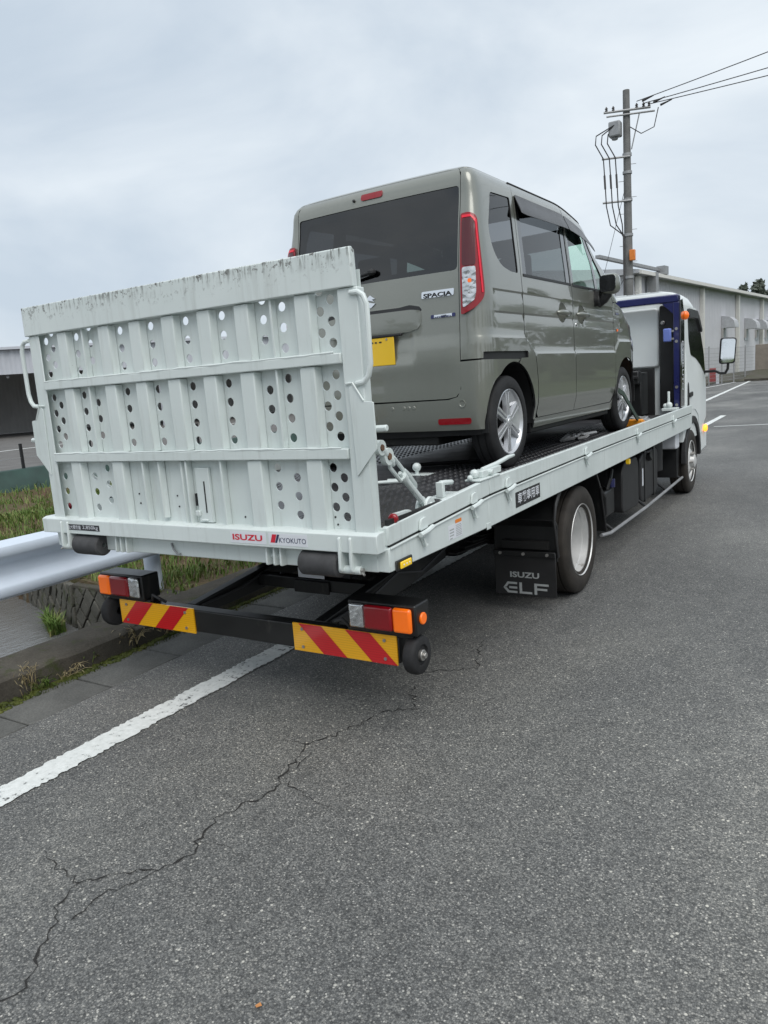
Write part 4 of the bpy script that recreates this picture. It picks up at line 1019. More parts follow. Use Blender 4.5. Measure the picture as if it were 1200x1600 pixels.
# garnish grip, emblem, badges, plate, wiper
m = MB(); patch(m, [rounded([(-.34, .852), (.255, .846), (.325, .860), (.345, .89), (.345, .962), (.28, .972), (-.28, .974), (-.345, .965)], .015)], tg, step=.04, off=.005, th=.010, mi=0); ga = m.build('tailgate_garnish', M['van'], gate, ang=30)
m = MB(); patch(m, [rounded([(-.36, .968), (.26, .966), (.33, .955), (.352, .962), (.335, .985), (.27, 1.0), (.20, .992), (-.36, .995)], .008)], tg, step=.04, off=.0022, th=.004, mi=0); m.build('grip_shade_strip', M['trim'], gate, ang=30)  # dark strip laid on the panel, painted shade of the grip groove
m = MB(); m.box(-.22, .22, LYR(.84) - .024, LYR(.84) - .004, .834, .848); m.build('plate_lamp_strip', M['trim'], gate, bevel=.004)
m = MB(); patch(m, [rounded([(.352, 1.024), (.556, 1.024), (.560, 1.062), (.354, 1.062)], .008)], tg, step=.05, off=.005, th=.006, mi=0); bd = m.build('name_badge', M['chrome'], gate, bevel=.0015)
m = MB(); text_mb(m, 'SPACIA', (.366, LYR(1.03) + bow(.366, 1) - .0072, 1.0305), (1, .057, 0), (0, .07, 1), .025, .180, bold=.03, extr=.0012); m.build('badge_lettering', M['decal_black'], bd, ang=None)
m = MB(); patch(m, [rounded([(.412, .908), (.558, .910), (.560, .926), (.414, .924)], .006)], tg, step=.05, off=.005, th=.005, mi=0); hb = m.build('hybrid_badge', M['chrome'], gate, bevel=.001)
m = MB(); text_mb(m, 'HYBRID', (.436, LYR(.917) + bow(.436, 1) - .0080, .911), (1, .062, 0), (0, .05, 1), .010, .10, bold=.01, extr=.0012); m.build('badge_lettering', M['navy'], hb, ang=None)
for xa, xb2 in ((.410, .430), (.543, .563)):
    m = MB(); patch(m, [rounded([(xa, .906), (xb2, .907), (xb2, .927), (xa, .926)], .005)], tg, step=.05, off=.0055, th=.005, mi=0); m.build('badge_end', M['navy'], hb, bevel=.001)
m = MB()
e0 = LYR(1.05) - .008
em = [[(-.035, 1.068), (0, 1.092), (.035, 1.068), (.012, 1.066), (.030, 1.052), (.0, 1.060)], [(.035, 1.040), (0, 1.016), (-.035, 1.040), (-.012, 1.042), (-.030, 1.056), (0, 1.048)]]
for pl in em: m.prism(pl, 'y', e0, e0 + .008)
m.build('maker_emblem', M['chrome'], gate, fix=True)
py = LYR(.75) - .014
pl = MB().box(-.165, .165, py, py + .006, .668, .833).build('number_plate', M['plate_yellow'], gate, bevel=.003)
m = MB(); 
for x in (-.115, .115): m.cyl((x, py - .003, .822), (x, py, .822), .007, 10)
m.build('plate_bolts', M['bolt'], pl)
m = MB(); m.box(-.148, -.140, py - .0012, py, .70, .79); m.build('plate_print', M['decal_black'], pl, ang=None)
m = MB()
for xa, xe in ((-.10, -.055), (-.045, -.03), (.0, .018), (.03, .045), (.06, .078)): m.box(xa, xe, py - .0012, py, .803, .812)
m.build('plate_print', M['decal_black'], pl, ang=None)
m = MB(); m.tube([(0.02, LYR(1.22) - .03, 1.222), (-.10, LYR(1.21) - .035, 1.205), (-.36, LYR(1.2) - .028, 1.195)], [.013, .010, .007], 8); m.ball((.02, LYR(1.22) - .02, 1.225), .026, 10, sx=1.2, sz=.8); wi = m.build('rear_wiper', M['trim'], gate)
m = MB(); m.tube([(-.10, LYR(1.2) - .018, 1.190), (-.45, LYR(1.2) - .016, 1.183)], .006, 6); m.build('wiper_blade', M['trim'], wi)
# tail lamps on the body corners
LO = UA - .105
lamp_poly = rounded([(UR + .004, .908), (UR + .095, .945), (LO + .008, 1.0), (LO, 1.18), (LO - .012, 1.440), (UR + .07, 1.466), (UR + .004, 1.462)], [.01, .03, .05, .05, .045, .03, .01])
tl = vp('tail_lamp', [lamp_poly], 'red', off=.014, th=.024, step=.03, extra=[], inner='red_dark')
vp('lamp_window', [rounded([(UR + .012, 1.172), (UR + .105, 1.172), (LO - .045, 1.402), (UR + .085, 1.434), (UR + .012, 1.432)], .02)], 'red_dark', tl, off=.017, th=.004, step=.03, extra=[], inner='red_dark')
vp('reversing_lens', [rounded([(UR + .012, .945), (UR + .085, .985), (UR + .098, 1.030), (UR + .102, 1.165), (UR + .012, 1.165)], .012)], 'clear', tl, off=.0175, th=.004, step=.03, extra=[], inner='clear')
vp('indicator_bulb', [rounded([(UR + .042, 1.078), (UR + .068, 1.078), (UR + .068, 1.10), (UR + .042, 1.10)], .01)], 'amber', tl, off=.0190, th=.001, step=.03, extra=[], inner='amber')
vp('light_guide', [rounded([(UR + .012, 1.436), (UR + .085, 1.437), (LO - .040, 1.405), (LO - .030, 1.18), (LO - .022, 1.02), (LO - .010, 1.02), (LO - .016, 1.18), (LO - .026, 1.418), (UR + .08, 1.450), (UR + .012, 1.450)], .004)], 'red_bright', tl, off=.018, th=.003, step=.03, extra=[], inner='red_bright')
# doors
def cup_poly(yc): return [(yc + .080 * math.cos(R(a)), .955 + .068 * math.sin(R(a))) for a in range(0, 360, 15)]
rd_poly = [(.255 + G, 1.16), (.292 + G, 1.66), (.300, 1.722), (1.18 - G, 1.722), (1.178 - G, 1.15), (1.165 - G, .60), (1.165 - G, .272), (.46, .272), (.425 + G, .30), (.425 + G, .50), (.392 + G, .69), (.29 + G, .755), (.25 + G, .80)]
rdlo = rounded([(.285, 1.160), (.318, 1.640), (1.165, 1.640), (1.165, 1.160)], .012)
rdoor = vp('rear_sliding_door', [rd_poly, rdlo, cup_poly(.955)])
fd_poly = [(1.178 + G, 1.15), (1.18 + G, 1.722), (1.60, 1.722), (1.66, 1.70), (1.74, 1.62), (2.02, 1.30), (2.165, 1.08), (2.170, .66), (2.16, .42), (2.10, .30), (2.06, .276), (1.165 + G, .272), (1.165 + G, .60)]
fdlo = rounded([(1.195, 1.158), (1.195, 1.640), (1.60, 1.640), (1.66, 1.615), (1.755, 1.50), (1.93, 1.27), (1.98, 1.158)], [.012, .012, .02, .03, .02, .02, .03])
fdoor = vp('front_door', [fd_poly, fdlo, cup_poly(1.36)])
# window frames, pillar covers, panes
vp('pillar_cover', [[(.288, 1.162), (.319, 1.638), (.375, 1.638), (.352, 1.162)]], 'gloss_black', rdoor, off=-.004, th=.004, extra=[])
vp('pillar_cover', [[(1.085, 1.162), (1.085, 1.638), (1.163, 1.638), (1.163, 1.162)]], 'gloss_black', rdoor, off=-.004, th=.004, extra=[])
vp('pillar_cover', [[(1.197, 1.160), (1.197, 1.638), (1.235, 1.638), (1.235, 1.160)]], 'gloss_black', fdoor, off=-.004, th=.004, extra=[])
vp('door_pane', [[(.352, 1.162), (.375, 1.638), (1.085, 1.638), (1.085, 1.162)]], 'privacy', rdoor, off=-.008, th=0, extra=[], inner='privacy', step=.1)
vp('door_pane', [[(1.235, 1.160), (1.235, 1.638), (1.585, 1.638), (1.63, 1.55), (1.70, 1.40), (1.745, 1.160)]], 'green_glass', fdoor, off=-.008, th=0, extra=[], inner='green_glass', step=.1)
vp('front_pillar_cover', [[(1.745, 1.160), (1.70, 1.40), (1.63, 1.55), (1.585, 1.638), (1.598, 1.638), (1.655, 1.612), (1.75, 1.50), (1.785, 1.455), (1.755, 1.40), (1.80, 1.162)]], 'gloss_black', fdoor, off=-.004, th=.004, extra=[])
vp('quarter_light', [[(1.80, 1.162), (1.755, 1.40), (1.785, 1.455), (1.925, 1.27), (1.975, 1.160)]], 'green_glass', fdoor, off=-.008, th=0, extra=[], inner='privacy', step=.1)
vp('belt_moulding', [[(.290, 1.150), (.290, 1.166), (1.160, 1.166), (1.160, 1.150)]], 'trim', rdoor, off=.004, th=.006, extra=[])
vp('belt_moulding', [[(1.20, 1.148), (1.20, 1.164), (1.98, 1.164), (1.98, 1.148)]], 'trim', fdoor, off=.004, th=.006, extra=[])
def vis(name, poly, par):
    for s in (1, -1):
        f = side if s > 0 else sideM
        def g(u, v, s=s):
            p = f(u, v); k = sst(1.66, 1.53, v); return (p[0] + s * (.008 + .034 * k), p[1], p[2])
        m = MB(); patch(m, [poly], g, step=.03, th=.004, mi=0, flip=s < 0); m.build(name, M['visor'], par[s], ang=40)
vis('rain_visor', rounded([(.300, 1.535), (.318, 1.652), (1.168, 1.652), (1.168, 1.545), (.39, 1.530)], .012), rdoor)
vis('rain_visor', rounded([(1.185, 1.545), (1.185, 1.652), (1.58, 1.652), (1.66, 1.620), (1.745, 1.51), (1.68, 1.53), (1.61, 1.555)], .012), fdoor)
def handle_part(yc, par):
    for s in (1, -1):
        f = side if s > 0 else sideM
        m = MB()
        cup = cup_poly(yc)
        patch(m, [cup], lambda u, v: (f(u, v)[0] - s * .034 * max(0, 1 - ((u - yc) / .080) ** 2 - ((v - .955) / .068) ** 2) ** .6, f(u, v)[1], f(u, v)[2]), step=.016, th=.003, flip=s < 0, mi=0)
        c = m.build('handle_cup', M['trim'] if False else M['van'], par[s], ang=60)
        m = MB(); x0 = f(yc, .955)[0]
        m.tube([(x0 - s * .002, yc - .105, .957), (x0 + s * .020, yc - .085, .958), (x0 + s * .027, yc, .957), (x0 + s * .020, yc + .085, .955), (x0 - s * .002, yc + .105, .954)], [.012, .017, .019, .017, .012], 10); m.build('door_handle', M['van'], par[s], ang=60)
handle_part(.955, rdoor); handle_part(1.36, fdoor)
for s in (1, -1):
    f = side if s > 0 else sideM
    p = f(1.235, .880); m = MB(); m.lathe([(0, .001), (0, .011), (-.004 * s, .013)], (p[0] + s * .003, p[1], p[2]), 14); m.build('key_lock', M['chrome'], fdoor[s], fix=True)
# front fender, bonnet, nose, windscreen (face forward)
ff = [(2.170 + G, .66), (2.165 + G, 1.07), (2.22, 1.085), (2.40, 1.045), (2.62, 1.0), (2.80, .955), (2.80, .70), (2.86, .60)] + arc(2.50, .300, .335, 22, 176, 16) + [(2.16 + G, .42)]
fen = vp('front_fender', [ff])
vp('side_repeater', [rounded([(2.235, .845), (2.285, .85), (2.285, .868), (2.235, .865)], .008)], 'amber', fen, off=.004, th=.005, extra=[])
vp('fender_badge', [rounded([(2.23, .985), (2.32, .985), (2.32, 1.0), (2.23, 1.0)], .005)], 'navy', fen, off=.003, th=.003, extra=[])
vp('headlamp', [rounded([(2.66, .70), (2.80, .68), (2.93, .72), (2.90, .90), (2.76, .935), (2.70, .90)], .03)], 'clear', off=.004, th=.02, extra=[], inner='trim')
m = MB(); nose = [(-.60, .24), (.60, .24), (.60, .64), (.50, .93), (-.50, .93), (-.60, .64)]
patch(m, [nose], front, step=.05, th=.012, flip=True); m.build('nose_panel', [M['van'], M['liner']], V, ang=30)
fb = [(2.80, .25), (2.80, .66), (2.87, .60)] ; 
vp('front_bumper_corner', [[(2.86, .25), (2.835, .44), (2.80, .50), (2.86, .60), (2.955, .62), (2.96, .25)]], extra=[])
m = MB(); patch(m, [rounded([(-.45, .42), (.45, .42), (.45, .56), (-.45, .56)], .03)], lambda u, v: (front(u, v)[0], front(u, v)[1] + .004, front(u, v)[2]), step=.08, th=.006, flip=True, mi=0); m.build('nose_grille', M['trim'], V)
m = MB(); patch(m, [[(-.57, .94), (.57, .94), (.60, 1.0), (.62, 1.07), (-.62, 1.07), (-.60, 1.0)]], front, step=.03, th=.01, flip=True); m.build('bonnet', [M['van'], M['liner']], V, ang=30)
m = MB(); patch(m, [[(-.66, 1.10), (.66, 1.10), (.63, 1.40), (.605, 1.63), (-.605, 1.63), (-.63, 1.40)]], front, step=.06, th=0, flip=True); m.build('windscreen', [M['clear_glass'], M['clear_glass']], V, ang=30)
vp('front_pillar', [[(2.172, 1.085), (2.028, 1.30), (1.747, 1.62), (1.668, 1.70)] + [(YFE(v) - .003, v) for v in (1.70, 1.62, 1.5, 1.4, 1.3, 1.2, 1.12)] + [(2.30, 1.085)]], extra=[])
# sills
vp('sill', [[(.42, .205), (.42, .266), (2.10, .268), (2.16, .30), (2.16, .21)]], 'van', extra=[], off=-.006)
# roof
def roof():
    m = MB(); vv = [1.737, 1.75, 1.765, 1.78, 1.80, 1.82, 1.84, 1.86]; rows = []
    Us = [UC + (UR - UC) * i / 10 for i in range(10)] + [UR + UL * i / 10 for i in range(10)] + [UA + (2.0 - UA) * i / 40 for i in range(41)]
    for v in vv:
        yf = LYF(v) + 0.0; row = []
        for U in Us:
            if U <= UA: row.append(side(U, v)); continue
            t = (U - UA) / (2.0 - UA); p0 = side(UA, v); ye = YFE(v) + .02
            y = p0[1] + (ye - p0[1]) * t; w = LW(v); k = max(0.0, (t - .80) / .20)
            x = w - .075 * (1 - (1 - min(1, k) ** 2.4) ** (1 / 2.4))
            row.append((x, y, LZ(v) - drop(y, v)))
        rows.append(row)
    n = len(Us); v_ = []; fs = []
    for row in rows: v_ += row
    for row in rows: v_ += [(-p[0], p[1], p[2]) for p in row]
    L = len(rows)
    for i in range(L - 1):
        for k in range(n - 1):
            a = i * n + k; fs.append((a, a + 1, a + n + 1, a + n)); b = L * n + a; fs.append((b, b + n, b + n + 1, b + 1))
    m.add(v_, fs)
    top = rows[-1]; K = 8; v2 = []; f2 = []
    for p in top:
        for j in range(K + 1):
            t = j / K; x = p[0] * (1 - 2 * t); v2.append((x, p[1], p[2] + .012 * (1 - (x / max(abs(p[0]), .02)) ** 2) * min(1, abs(p[0]) / .3)))
    for k in range(n - 1):
        for j in range(K): a = k * (K + 1) + j; f2.append((a, a + K + 1, a + K + 2, a + 1))
    m.add(v2, [f for f in f2])
    o = m.build('roof', [M['van'], M['liner']], V, ang=40, weld=.002, fix=True)
    so = o.modifiers.new('thickness', 'SOLIDIFY'); so.thickness = .012; so.offset = -1; so.material_offset = 1; so.material_offset_rim = 1
    # front header joining roof and windscreen
    return o
roof_o = roof()
for s, f in ((1, side), (-1, sideM)):
    m = MB(); pts = []
    for i in range(30):
        y = .30 + i * (1.68 - .30) / 29; p = f(y, 1.7285); pts.append((p[0] + s * .001, p[1], p[2] + .002))
    pts.append((pts[-1][0] - s * .01, pts[-1][1] + .09, pts[-1][2] - .045)); m.tube(pts, .0055, 6); m.build('roof_drip_seal', M['trim'], roof_o)
    m = MB(); patch(m, [[(.305, 1.722), (.305, 1.7265), (1.66, 1.7265), (1.66, 1.722)]], f, step=.03, th=.004, flip=s < 0, off=-.002, mi=0); m.build('door_gap_seal', M['trim'], roof_o)
    m = MB(); patch(m, [[(-.14, 1.733), (-.14, 1.739), (1.64, 1.739), (1.64, 1.733)]], f, step=.03, th=.006, flip=s < 0, off=-.001, mi=0); m.build('roof_joint', M['van'], roof_o)
    m = MB(); patch(m, [[(1.60, 1.70), (1.60, 1.74), (YFE(1.735) - .004, 1.735), (YFE(1.70) - .004, 1.70), (1.665, 1.695)]], f, step=.03, th=.006, flip=s < 0, mi=0); m.build('header_corner', M['van'], roof_o)
m = MB(); patch(m, [[(-.605, 1.632), (.605, 1.632), (.595, 1.70), (.555, 1.745), (-.555, 1.745), (-.595, 1.70)]], front, step=.04, th=.01, flip=True); m.build('windscreen_header', [M['van'], M['liner']], V, ang=30)
m = MB(); m.tube([(.30, 1.10, 1.765), (.30, 1.06, 1.80), (.298, .93, 1.905)], [.012, .007, .0035], 8); m.build('roof_antenna', M['trim'], V)
# wing mirrors
for s in (1, -1):
    m = MB()
    pr = []
    for i, (t, rx, rz) in enumerate(((0, .020, .03), (.015, .072, .068), (.05, .092, .080), (.09, .088, .076), (.125, .066, .058), (.145, .02, .02))):
        ring = []
        for k in range(20):
            a = 2 * math.pi * k / 20; c_, s_ = math.cos(a), math.sin(a)
            ring.append((s * (.838 + .82 * rx * (abs(c_) ** .6) * (1 if c_ > 0 else -1)), 1.66 + t, 1.190 + rz * (abs(s_) ** .6) * (1 if s_ > 0 else -1)))
        pr.append(ring)
    v_ = [p for r_ in pr for p in r_]; fs = [(i * 20 + k, i * 20 + (k + 1) % 20, (i + 1) * 20 + (k + 1) % 20, (i + 1) * 20 + k) for i in range(5) for k in range(20)] + [tuple(range(20))[::-1], tuple(range(100, 120))]
    m.add(v_, fs); mi = m.build('wing_mirror', M['van'], fdoor[s], ang=60, fix=True)
    m = MB(); m.prism(rounded([(s * .778, 1.130), (s * .895, 1.130), (s * .900, 1.252), (s * .776, 1.252)], .03), 'y', 1.652, 1.668); m.build('mirror_glass', M['gloss_black'], mi)
    m = MB(); m.prism(rounded([(1.68, 1.03), (1.82, 1.05), (1.90, 1.10), (1.84, 1.17), (1.70, 1.16), (1.66, 1.08)], .03), 'x', *sorted((s * .705, s * .77))); m.tube([(s * .735, 1.73, 1.06), (s * .79, 1.72, 1.085), (s * .83, 1.72, 1.13)], [.045, .04, .035], 10); m.build('mirror_base', M['trim'], mi, bevel=.012)
# wheels
def van_wheel(cy, s):
    r = .2785; xo = .728 * s; c = (xo - s * .0775, cy, r)
    h = .0775
    pr = [(-h * .75, r * .66), (-h * .97, r * .72), (-h, r * .82), (-h * .93, r * .93), (-h * .80, r * .985), (-h * .70, r), (-h * .38, r), (-h * .35, r - .006), (-h * .25, r - .006), (-h * .22, r), (h * .22, r), (h * .25, r - .006), (h * .35, r - .006), (h * .38, r), (h * .70, r), (h * .80, r * .985), (h * .93, r * .93), (h, r * .82), (h * .99, r * .775), (h * .985, r * .765), (h * .97, r * .74), (h * .75, r * .70)]
    m = MB(); m.lathe([(o * s, q) for o, q in pr], c, 64); w = m.build('wheel', M['tyre'], V, ang=40, fix=True)
    m = MB(); m.lathe([(o * s, q) for o, q in [(.058, r * .712), (.068, r * .716), (.071, r * .70), (.064, r * .67), (.03, r * .63), (-.02, r * .60), (-.02, .04)]], c, 48); m.build('rim', M['silver'], w, ang=40)
    m = MB(); m.lathe([(o * s, q) for o, q in [(-.015, r * .575), (-.012, .03)]], c, 32); m.cyl((c[0] - s * .02, cy, r), (c[0] + s * .01, cy, r), .05, 20); m.build('brake_disc', M['frame'], w)
    def pt(rad, ang, o): return (c[0] + s * o, cy + rad * math.cos(ang), r + rad * math.sin(ang))
    m = MB()
    for k in range(6):
        a = math.pi / 2 + k * math.pi / 3
        # broad spoke with raised twin edges and a shallow groove
        for (w0, w1, wi0, wi1, o0, o1) in ((-.023, -.008, -.017, -.005, .058, .060), (.008, .023, .005, .017, .058, .060), (-.008, .008, -.005, .005, .040, .040)):
            r0, r1 = .036, r * .695
            def q(rad, wv, o): return (c[0] + s * o, cy + rad * math.cos(a) - wv * math.sin(a), r + rad * math.sin(a) + wv * math.cos(a))
            V4 = [q(r0, wi0, o1 + .004), q(r0, wi1, o1 + .004), q(r1, w1 * 1.15, o0), q(r1, w0 * 1.15, o0)]; B4 = [q(r0, wi0, .030), q(r0, wi1, .030), q(r1, w1 * 1.15, .030), q(r1, w0 * 1.15, .030)]
            m.add(V4 + B4, [(0, 1, 2, 3), (4, 7, 6, 5), (0, 4, 5, 1), (1, 5, 6, 2), (2, 6, 7, 3), (3, 7, 4, 0)])
    m.build('spokes', M['silver'], w, ang=30, fix=True, bevel=.002)
    m = MB()
    for k in range(6):
        a = math.pi / 2 + (k + .5) * math.pi / 3
        # leaf between spokes: sloping shell leaving a small opening towards the hub
        ring = [pt(r * .695, a + d, .056) for d in (-.40, -.2, 0, .2, .40)]; inn = [pt(.112 + abs(d) * .06, a + d, .026) for d in (.34, .17, 0, -.17, -.34)]
        low = [(p[0] - s * .006, p[1], p[2]) for p in ring + inn]
        m.add(ring + inn, [(0, 1, 8, 9), (1, 2, 7, 8), (2, 3, 6, 7), (3, 4, 5, 6)]); m.add(low, [(0, 9, 8, 1), (1, 8, 7, 2), (2, 7, 6, 3), (3, 6, 5, 4)])
    m.build('rim_leaves', M['silver'], w, ang=50)
    m = MB(); m.lathe([(o * s, q_) for o, q_ in [(.045, .045), (.064, .042), (.067, .034), (.067, .026), (.070, .024), (.072, .015), (.0725, .001)]], c, 28); m.build('centre_cap', M['silver'], w, ang=40)
for cy in (0.0, 2.46):
    for s in (1, -1): van_wheel(cy, s)
# arch liners, floor, underbody, interior
for cy, cz in ((.045, .30), (2.50, .30)):
    for s in (1, -1):
        m = MB(); pts = arc(cy, cz, .345, -10, 190, 20); q = arc(cy, cz, .352, 190, -10, 20)
        m.prism(pts + q, 'x', *sorted((s * .40, s * .715))); m.build('arch_liner', M['trim'], V)
        m = MB(); m.prism(arc(cy, cz, .35, 0, 180, 16), 'x', *sorted((s * .40, s * .41))); m.build('arch_inner_wall', M['trim'], V)
m = MB(); m.box(-.68, .68, .42, 2.13, .17, .24); m.box(-.38, .38, -.30, 2.85, .17, .26); m.build('underbody', M['frame'], V, bevel=.01)
m = MB(); m.cyl((-.62, 0, .22), (.62, 0, .22), .035, 12); m.build('van_axle', M['frame'], V)
m = MB(); m.box(-.66, .66, -.25, 2.3, .30, .33); m.box(-.68, .68, -.28, -.20, .33, .62); m.build('cabin_floor', M['liner'], V)
m = MB(); m.prism([(2.02, .35), (2.02, .98), (2.12, 1.06), (2.30, 1.06), (2.30, .35)], 'x', -.66, .66); m.build('dashboard', M['liner'], V, bevel=.03)
def seat(x, y, w, nm):
    m = MB(); m.prism(rounded([(y, .45), (y + .50, .48), (y + .50, .62), (y, .58)], .04), 'x', x - w, x + w); sb = m.build(nm, M['seat'], V, bevel=.02)
    m = MB(); m.prism(rounded([(y - .04, .56), (y + .08, .58), (y - .06, 1.20), (y - .16, 1.20)], .04), 'x', x - w, x + w); m.build('seat_back', M['seat'], sb, bevel=.03)
    m = MB(); m.prism(rounded([(y - .17, 1.24), (y - .08, 1.24), (y - .09, 1.41), (y - .16, 1.41)], .03), 'x', x - .12, x + .12); m.build('head_rest', M['seat'], sb, bevel=.03)
for x in (-.33, .33): seat(x, 1.22, .25, 'front_seat'); seat(x, .34, .27, 'rear_seat')
m = MB(); m.lathe([(0, .15), (.012, .162), (.024, .15), (.012, .138)], (.33, 1.88, 1.0), 24, axis='y', close=True); m.build('steering_wheel', M['trim'], V)

# ---------------------------------------------------------------- loose gear on the deck
ch = MB(); ch.prism([(2.77, BED), (3.08, BED), (3.08, BED + .02), (2.92, BED + .035), (2.80, BED + .07), (2.77, BED + .065)], 'x', .66, .86)
for k in range(3): ch.box(.655, .865, 2.83 + k * .07, 2.845 + k * .07, BED + .01, BED + .055 - k * .012)
tag(ch.build('wheel_chock', M['chock'], None, bevel=.012), 'orange plastic wedge chock in front of the van front wheel', 'wheel chock')
s_ = MB()
def ribbon(mb, pts, w, th=.004):
    P = [Vector(p) for p in pts]
    for a, b in zip(P[:-1], P[1:]):
        d = (b - a).normalized(); n = Vector((1, 0, 0)).cross(d).normalized() * th; x = Vector((w / 2, 0, 0))
        vs8 = [a - x - n, a + x - n, b + x - n, b - x - n, a - x + n, a + x + n, b + x + n, b - x + n]
        mb.add(vs8, [(0, 3, 2, 1), (4, 5, 6, 7), (0, 1, 5, 4), (1, 2, 6, 5), (2, 3, 7, 6), (3, 0, 4, 7)])
def tw(y, z): return (.0, y, z)
pts = []
cy_, cz_ = 2.46, BED + .2785
for a in range(215, 20, -15): pts.append((.745 + .0, cy_ + .300 * math.cos(R(a)), cz_ + .300 * math.sin(R(a))))
# webbing laid from the rear of the front wheel diagonally across its face to the deck ahead
pts = [(.815, 2.13, BED + .36), (.82, 2.25, BED + .33), (.822, 2.46, BED + .22), (.82, 2.70, BED + .10), (.815, 2.98, BED + .012)]
ribbon(s_, pts, .012, .020)
stp = s_.build('tie_down_strap', M['strap'], None); tag(stp, 'dark green webbing strap across the van front wheel', 'strap')
rt = MB(); rt.box(.74, .86, 2.98, 3.10, BED, BED + .03); rt.tube([(.80, 3.0, BED + .03), (.82, 3.14, BED + .06), (.80, 3.22, BED + .03)], .014, 8); rt.cyl((.73, 3.05, BED + .035), (.87, 3.05, BED + .035), .02, 12)
tag(rt.build('ratchet_buckle', M['galv'], None, bevel=.004), 'grey steel ratchet buckle lying at the strap end near the orange chock', 'ratchet')
def pile(x, y, seed, lab, nm, mat, grp=None):
    m = MB(); r_ = random.Random(seed)
    for k in range(4):
        px, py = x + r_.uniform(-.07, .07), y + r_.uniform(-.12, .12)
        ps = [(px + r_.uniform(-.10, .10), py + r_.uniform(-.14, .14), BED + .014 + r_.uniform(0, .035)) for _ in range(5)]; m.tube(ps, .013, 6)
    tag(m.build(nm, M[mat], None), lab, 'chain' if 'chain' in nm else 'strap', grp)
pile(.62, 1.62, 4, 'heap of grey tie chain on the deck behind the van front wheel', 'tie_chain', 'galv')
pile(.70, 3.45, 9, 'heap of dark tie chain on the deck by the winch', 'tie_chain', 'bolt')
# ================================================================ setting
def grass_mat(name, c0, c1, c2, bumps=True):
    m, nt, b = new_mat(name); v = coords(nt); f = noise(nt, v, 1.6, 6, .65); g = noise(nt, v, 22, 6, .7)
    c = mixc(nt, ramp(nt, f, [(.38, 0.0), (.62, 1.0)]), c0, c1); c = mixc(nt, ramp(nt, g, [(.40, 0.0), (.66, .8)]), c, c2)
    nt.links.new(c, b.inputs['Base Color']); pset(b, rough=.9, spec=.2); bump(nt, b, g, .8, .03); return m
M['soil'] = grass_mat('soil and thin grass', (.115, .072, .046), (.085, .085, .035), (.15, .105, .07))
M['field'] = grass_mat('meadow', (.035, .065, .014), (.05, .08, .02), (.075, .085, .03))
M['verge'] = grass_mat('dry verge', (.10, .095, .08), (.075, .08, .05), (.14, .13, .11))
def blade_mat(name, a, b_, c_):
    m, nt, b = new_mat(name); oi = node(nt, 'ShaderNodeTexCoord'); f = noise(nt, coords(nt), 9, 3, .6)
    nt.links.new(ramp(nt, f, [(.3, a), (.5, b_), (.7, c_)]), b.inputs['Base Color']); pset(b, rough=.6, spec=.3); return m
M['blade'] = blade_mat('grass blades', (.055, .11, .02), (.11, .175, .035), (.24, .215, .09))
M['dry_blade'] = blade_mat('dry stalks', (.20, .16, .08), (.33, .27, .15), (.42, .36, .22))
M['moss'] = blade_mat('moss', (.030, .042, .008), (.065, .080, .014), (.11, .115, .022))
M['leaf'] = blade_mat('tree leaves', (.018, .040, .010), (.035, .070, .016), (.06, .095, .025)); M['leaf_hazed'] = blade_mat('hazed far tree leaves', (.06, .075, .06), (.08, .095, .075), (.10, .11, .09))  # far leaves greyed and lightened: haze put into their colour
M['bark'] = simple('bark', (.06, .045, .032), .9, var=.3)
m, nt, b = new_mat('shallow water'); v = coords(nt, (1, .45, 1), rot=(0, 0, .25)); pset(b, col=(.15, .152, .150), rough=.10, spec=.8)
w1 = noise(nt, v, 14, 5, .6, .6); w2 = noise(nt, coords(nt, (1, .35, 1), rot=(0, 0, .5)), 38, 4, .6); bump(nt, b, math_n(nt, 'ADD', w1, math_n(nt, 'MULTIPLY', w2, .5)), .35, .03); M['water'] = m

def struct(name, mb, mat, **k): return tag(mb.build(name, mat, None, **k), kind='structure')
def sheet(x0, x1, y0, y1, z, nx=1, ny=1):
    m = MB(); v = [(x0 + (x1 - x0) * i / nx, y0 + (y1 - y0) * j / ny, z) for j in range(ny + 1) for i in range(nx + 1)]
    return m.add(v, [(j * (nx + 1) + i, j * (nx + 1) + i + 1, (j + 1) * (nx + 1) + i + 1, (j + 1) * (nx + 1) + i) for j in range(ny) for i in range(nx)])
# far ground, leaving the strip beside the road to the modelled bank
g = MB()
for (x0, x1, y0, y1) in ((-900, -13, -900, 900), (-13, -.87, 13, 900), (-13, -.87, -900, -30), (-.87, 900, -900, 900)):
    b0 = len(g.v); g.add([(x0, y0, -.03), (x1, y0, -.03), (x1, y1, -.03), (x0, y1, -.03)], [(0, 1, 2, 3)])
struct('ground', g, M['field'], ang=None)
rd = MB()
for (x0, x1, y0, y1) in ((-.87, 7.2, -40, 46.8), (-4.6, -.87, 10.5, 46.8)): rd.add([(x0, y0, 0), (x1, y0, 0), (x1, y1, 0), (x0, y1, 0)], [(0, 1, 2, 3)])
road = struct('road', rd, M['asphalt'], ang=None)
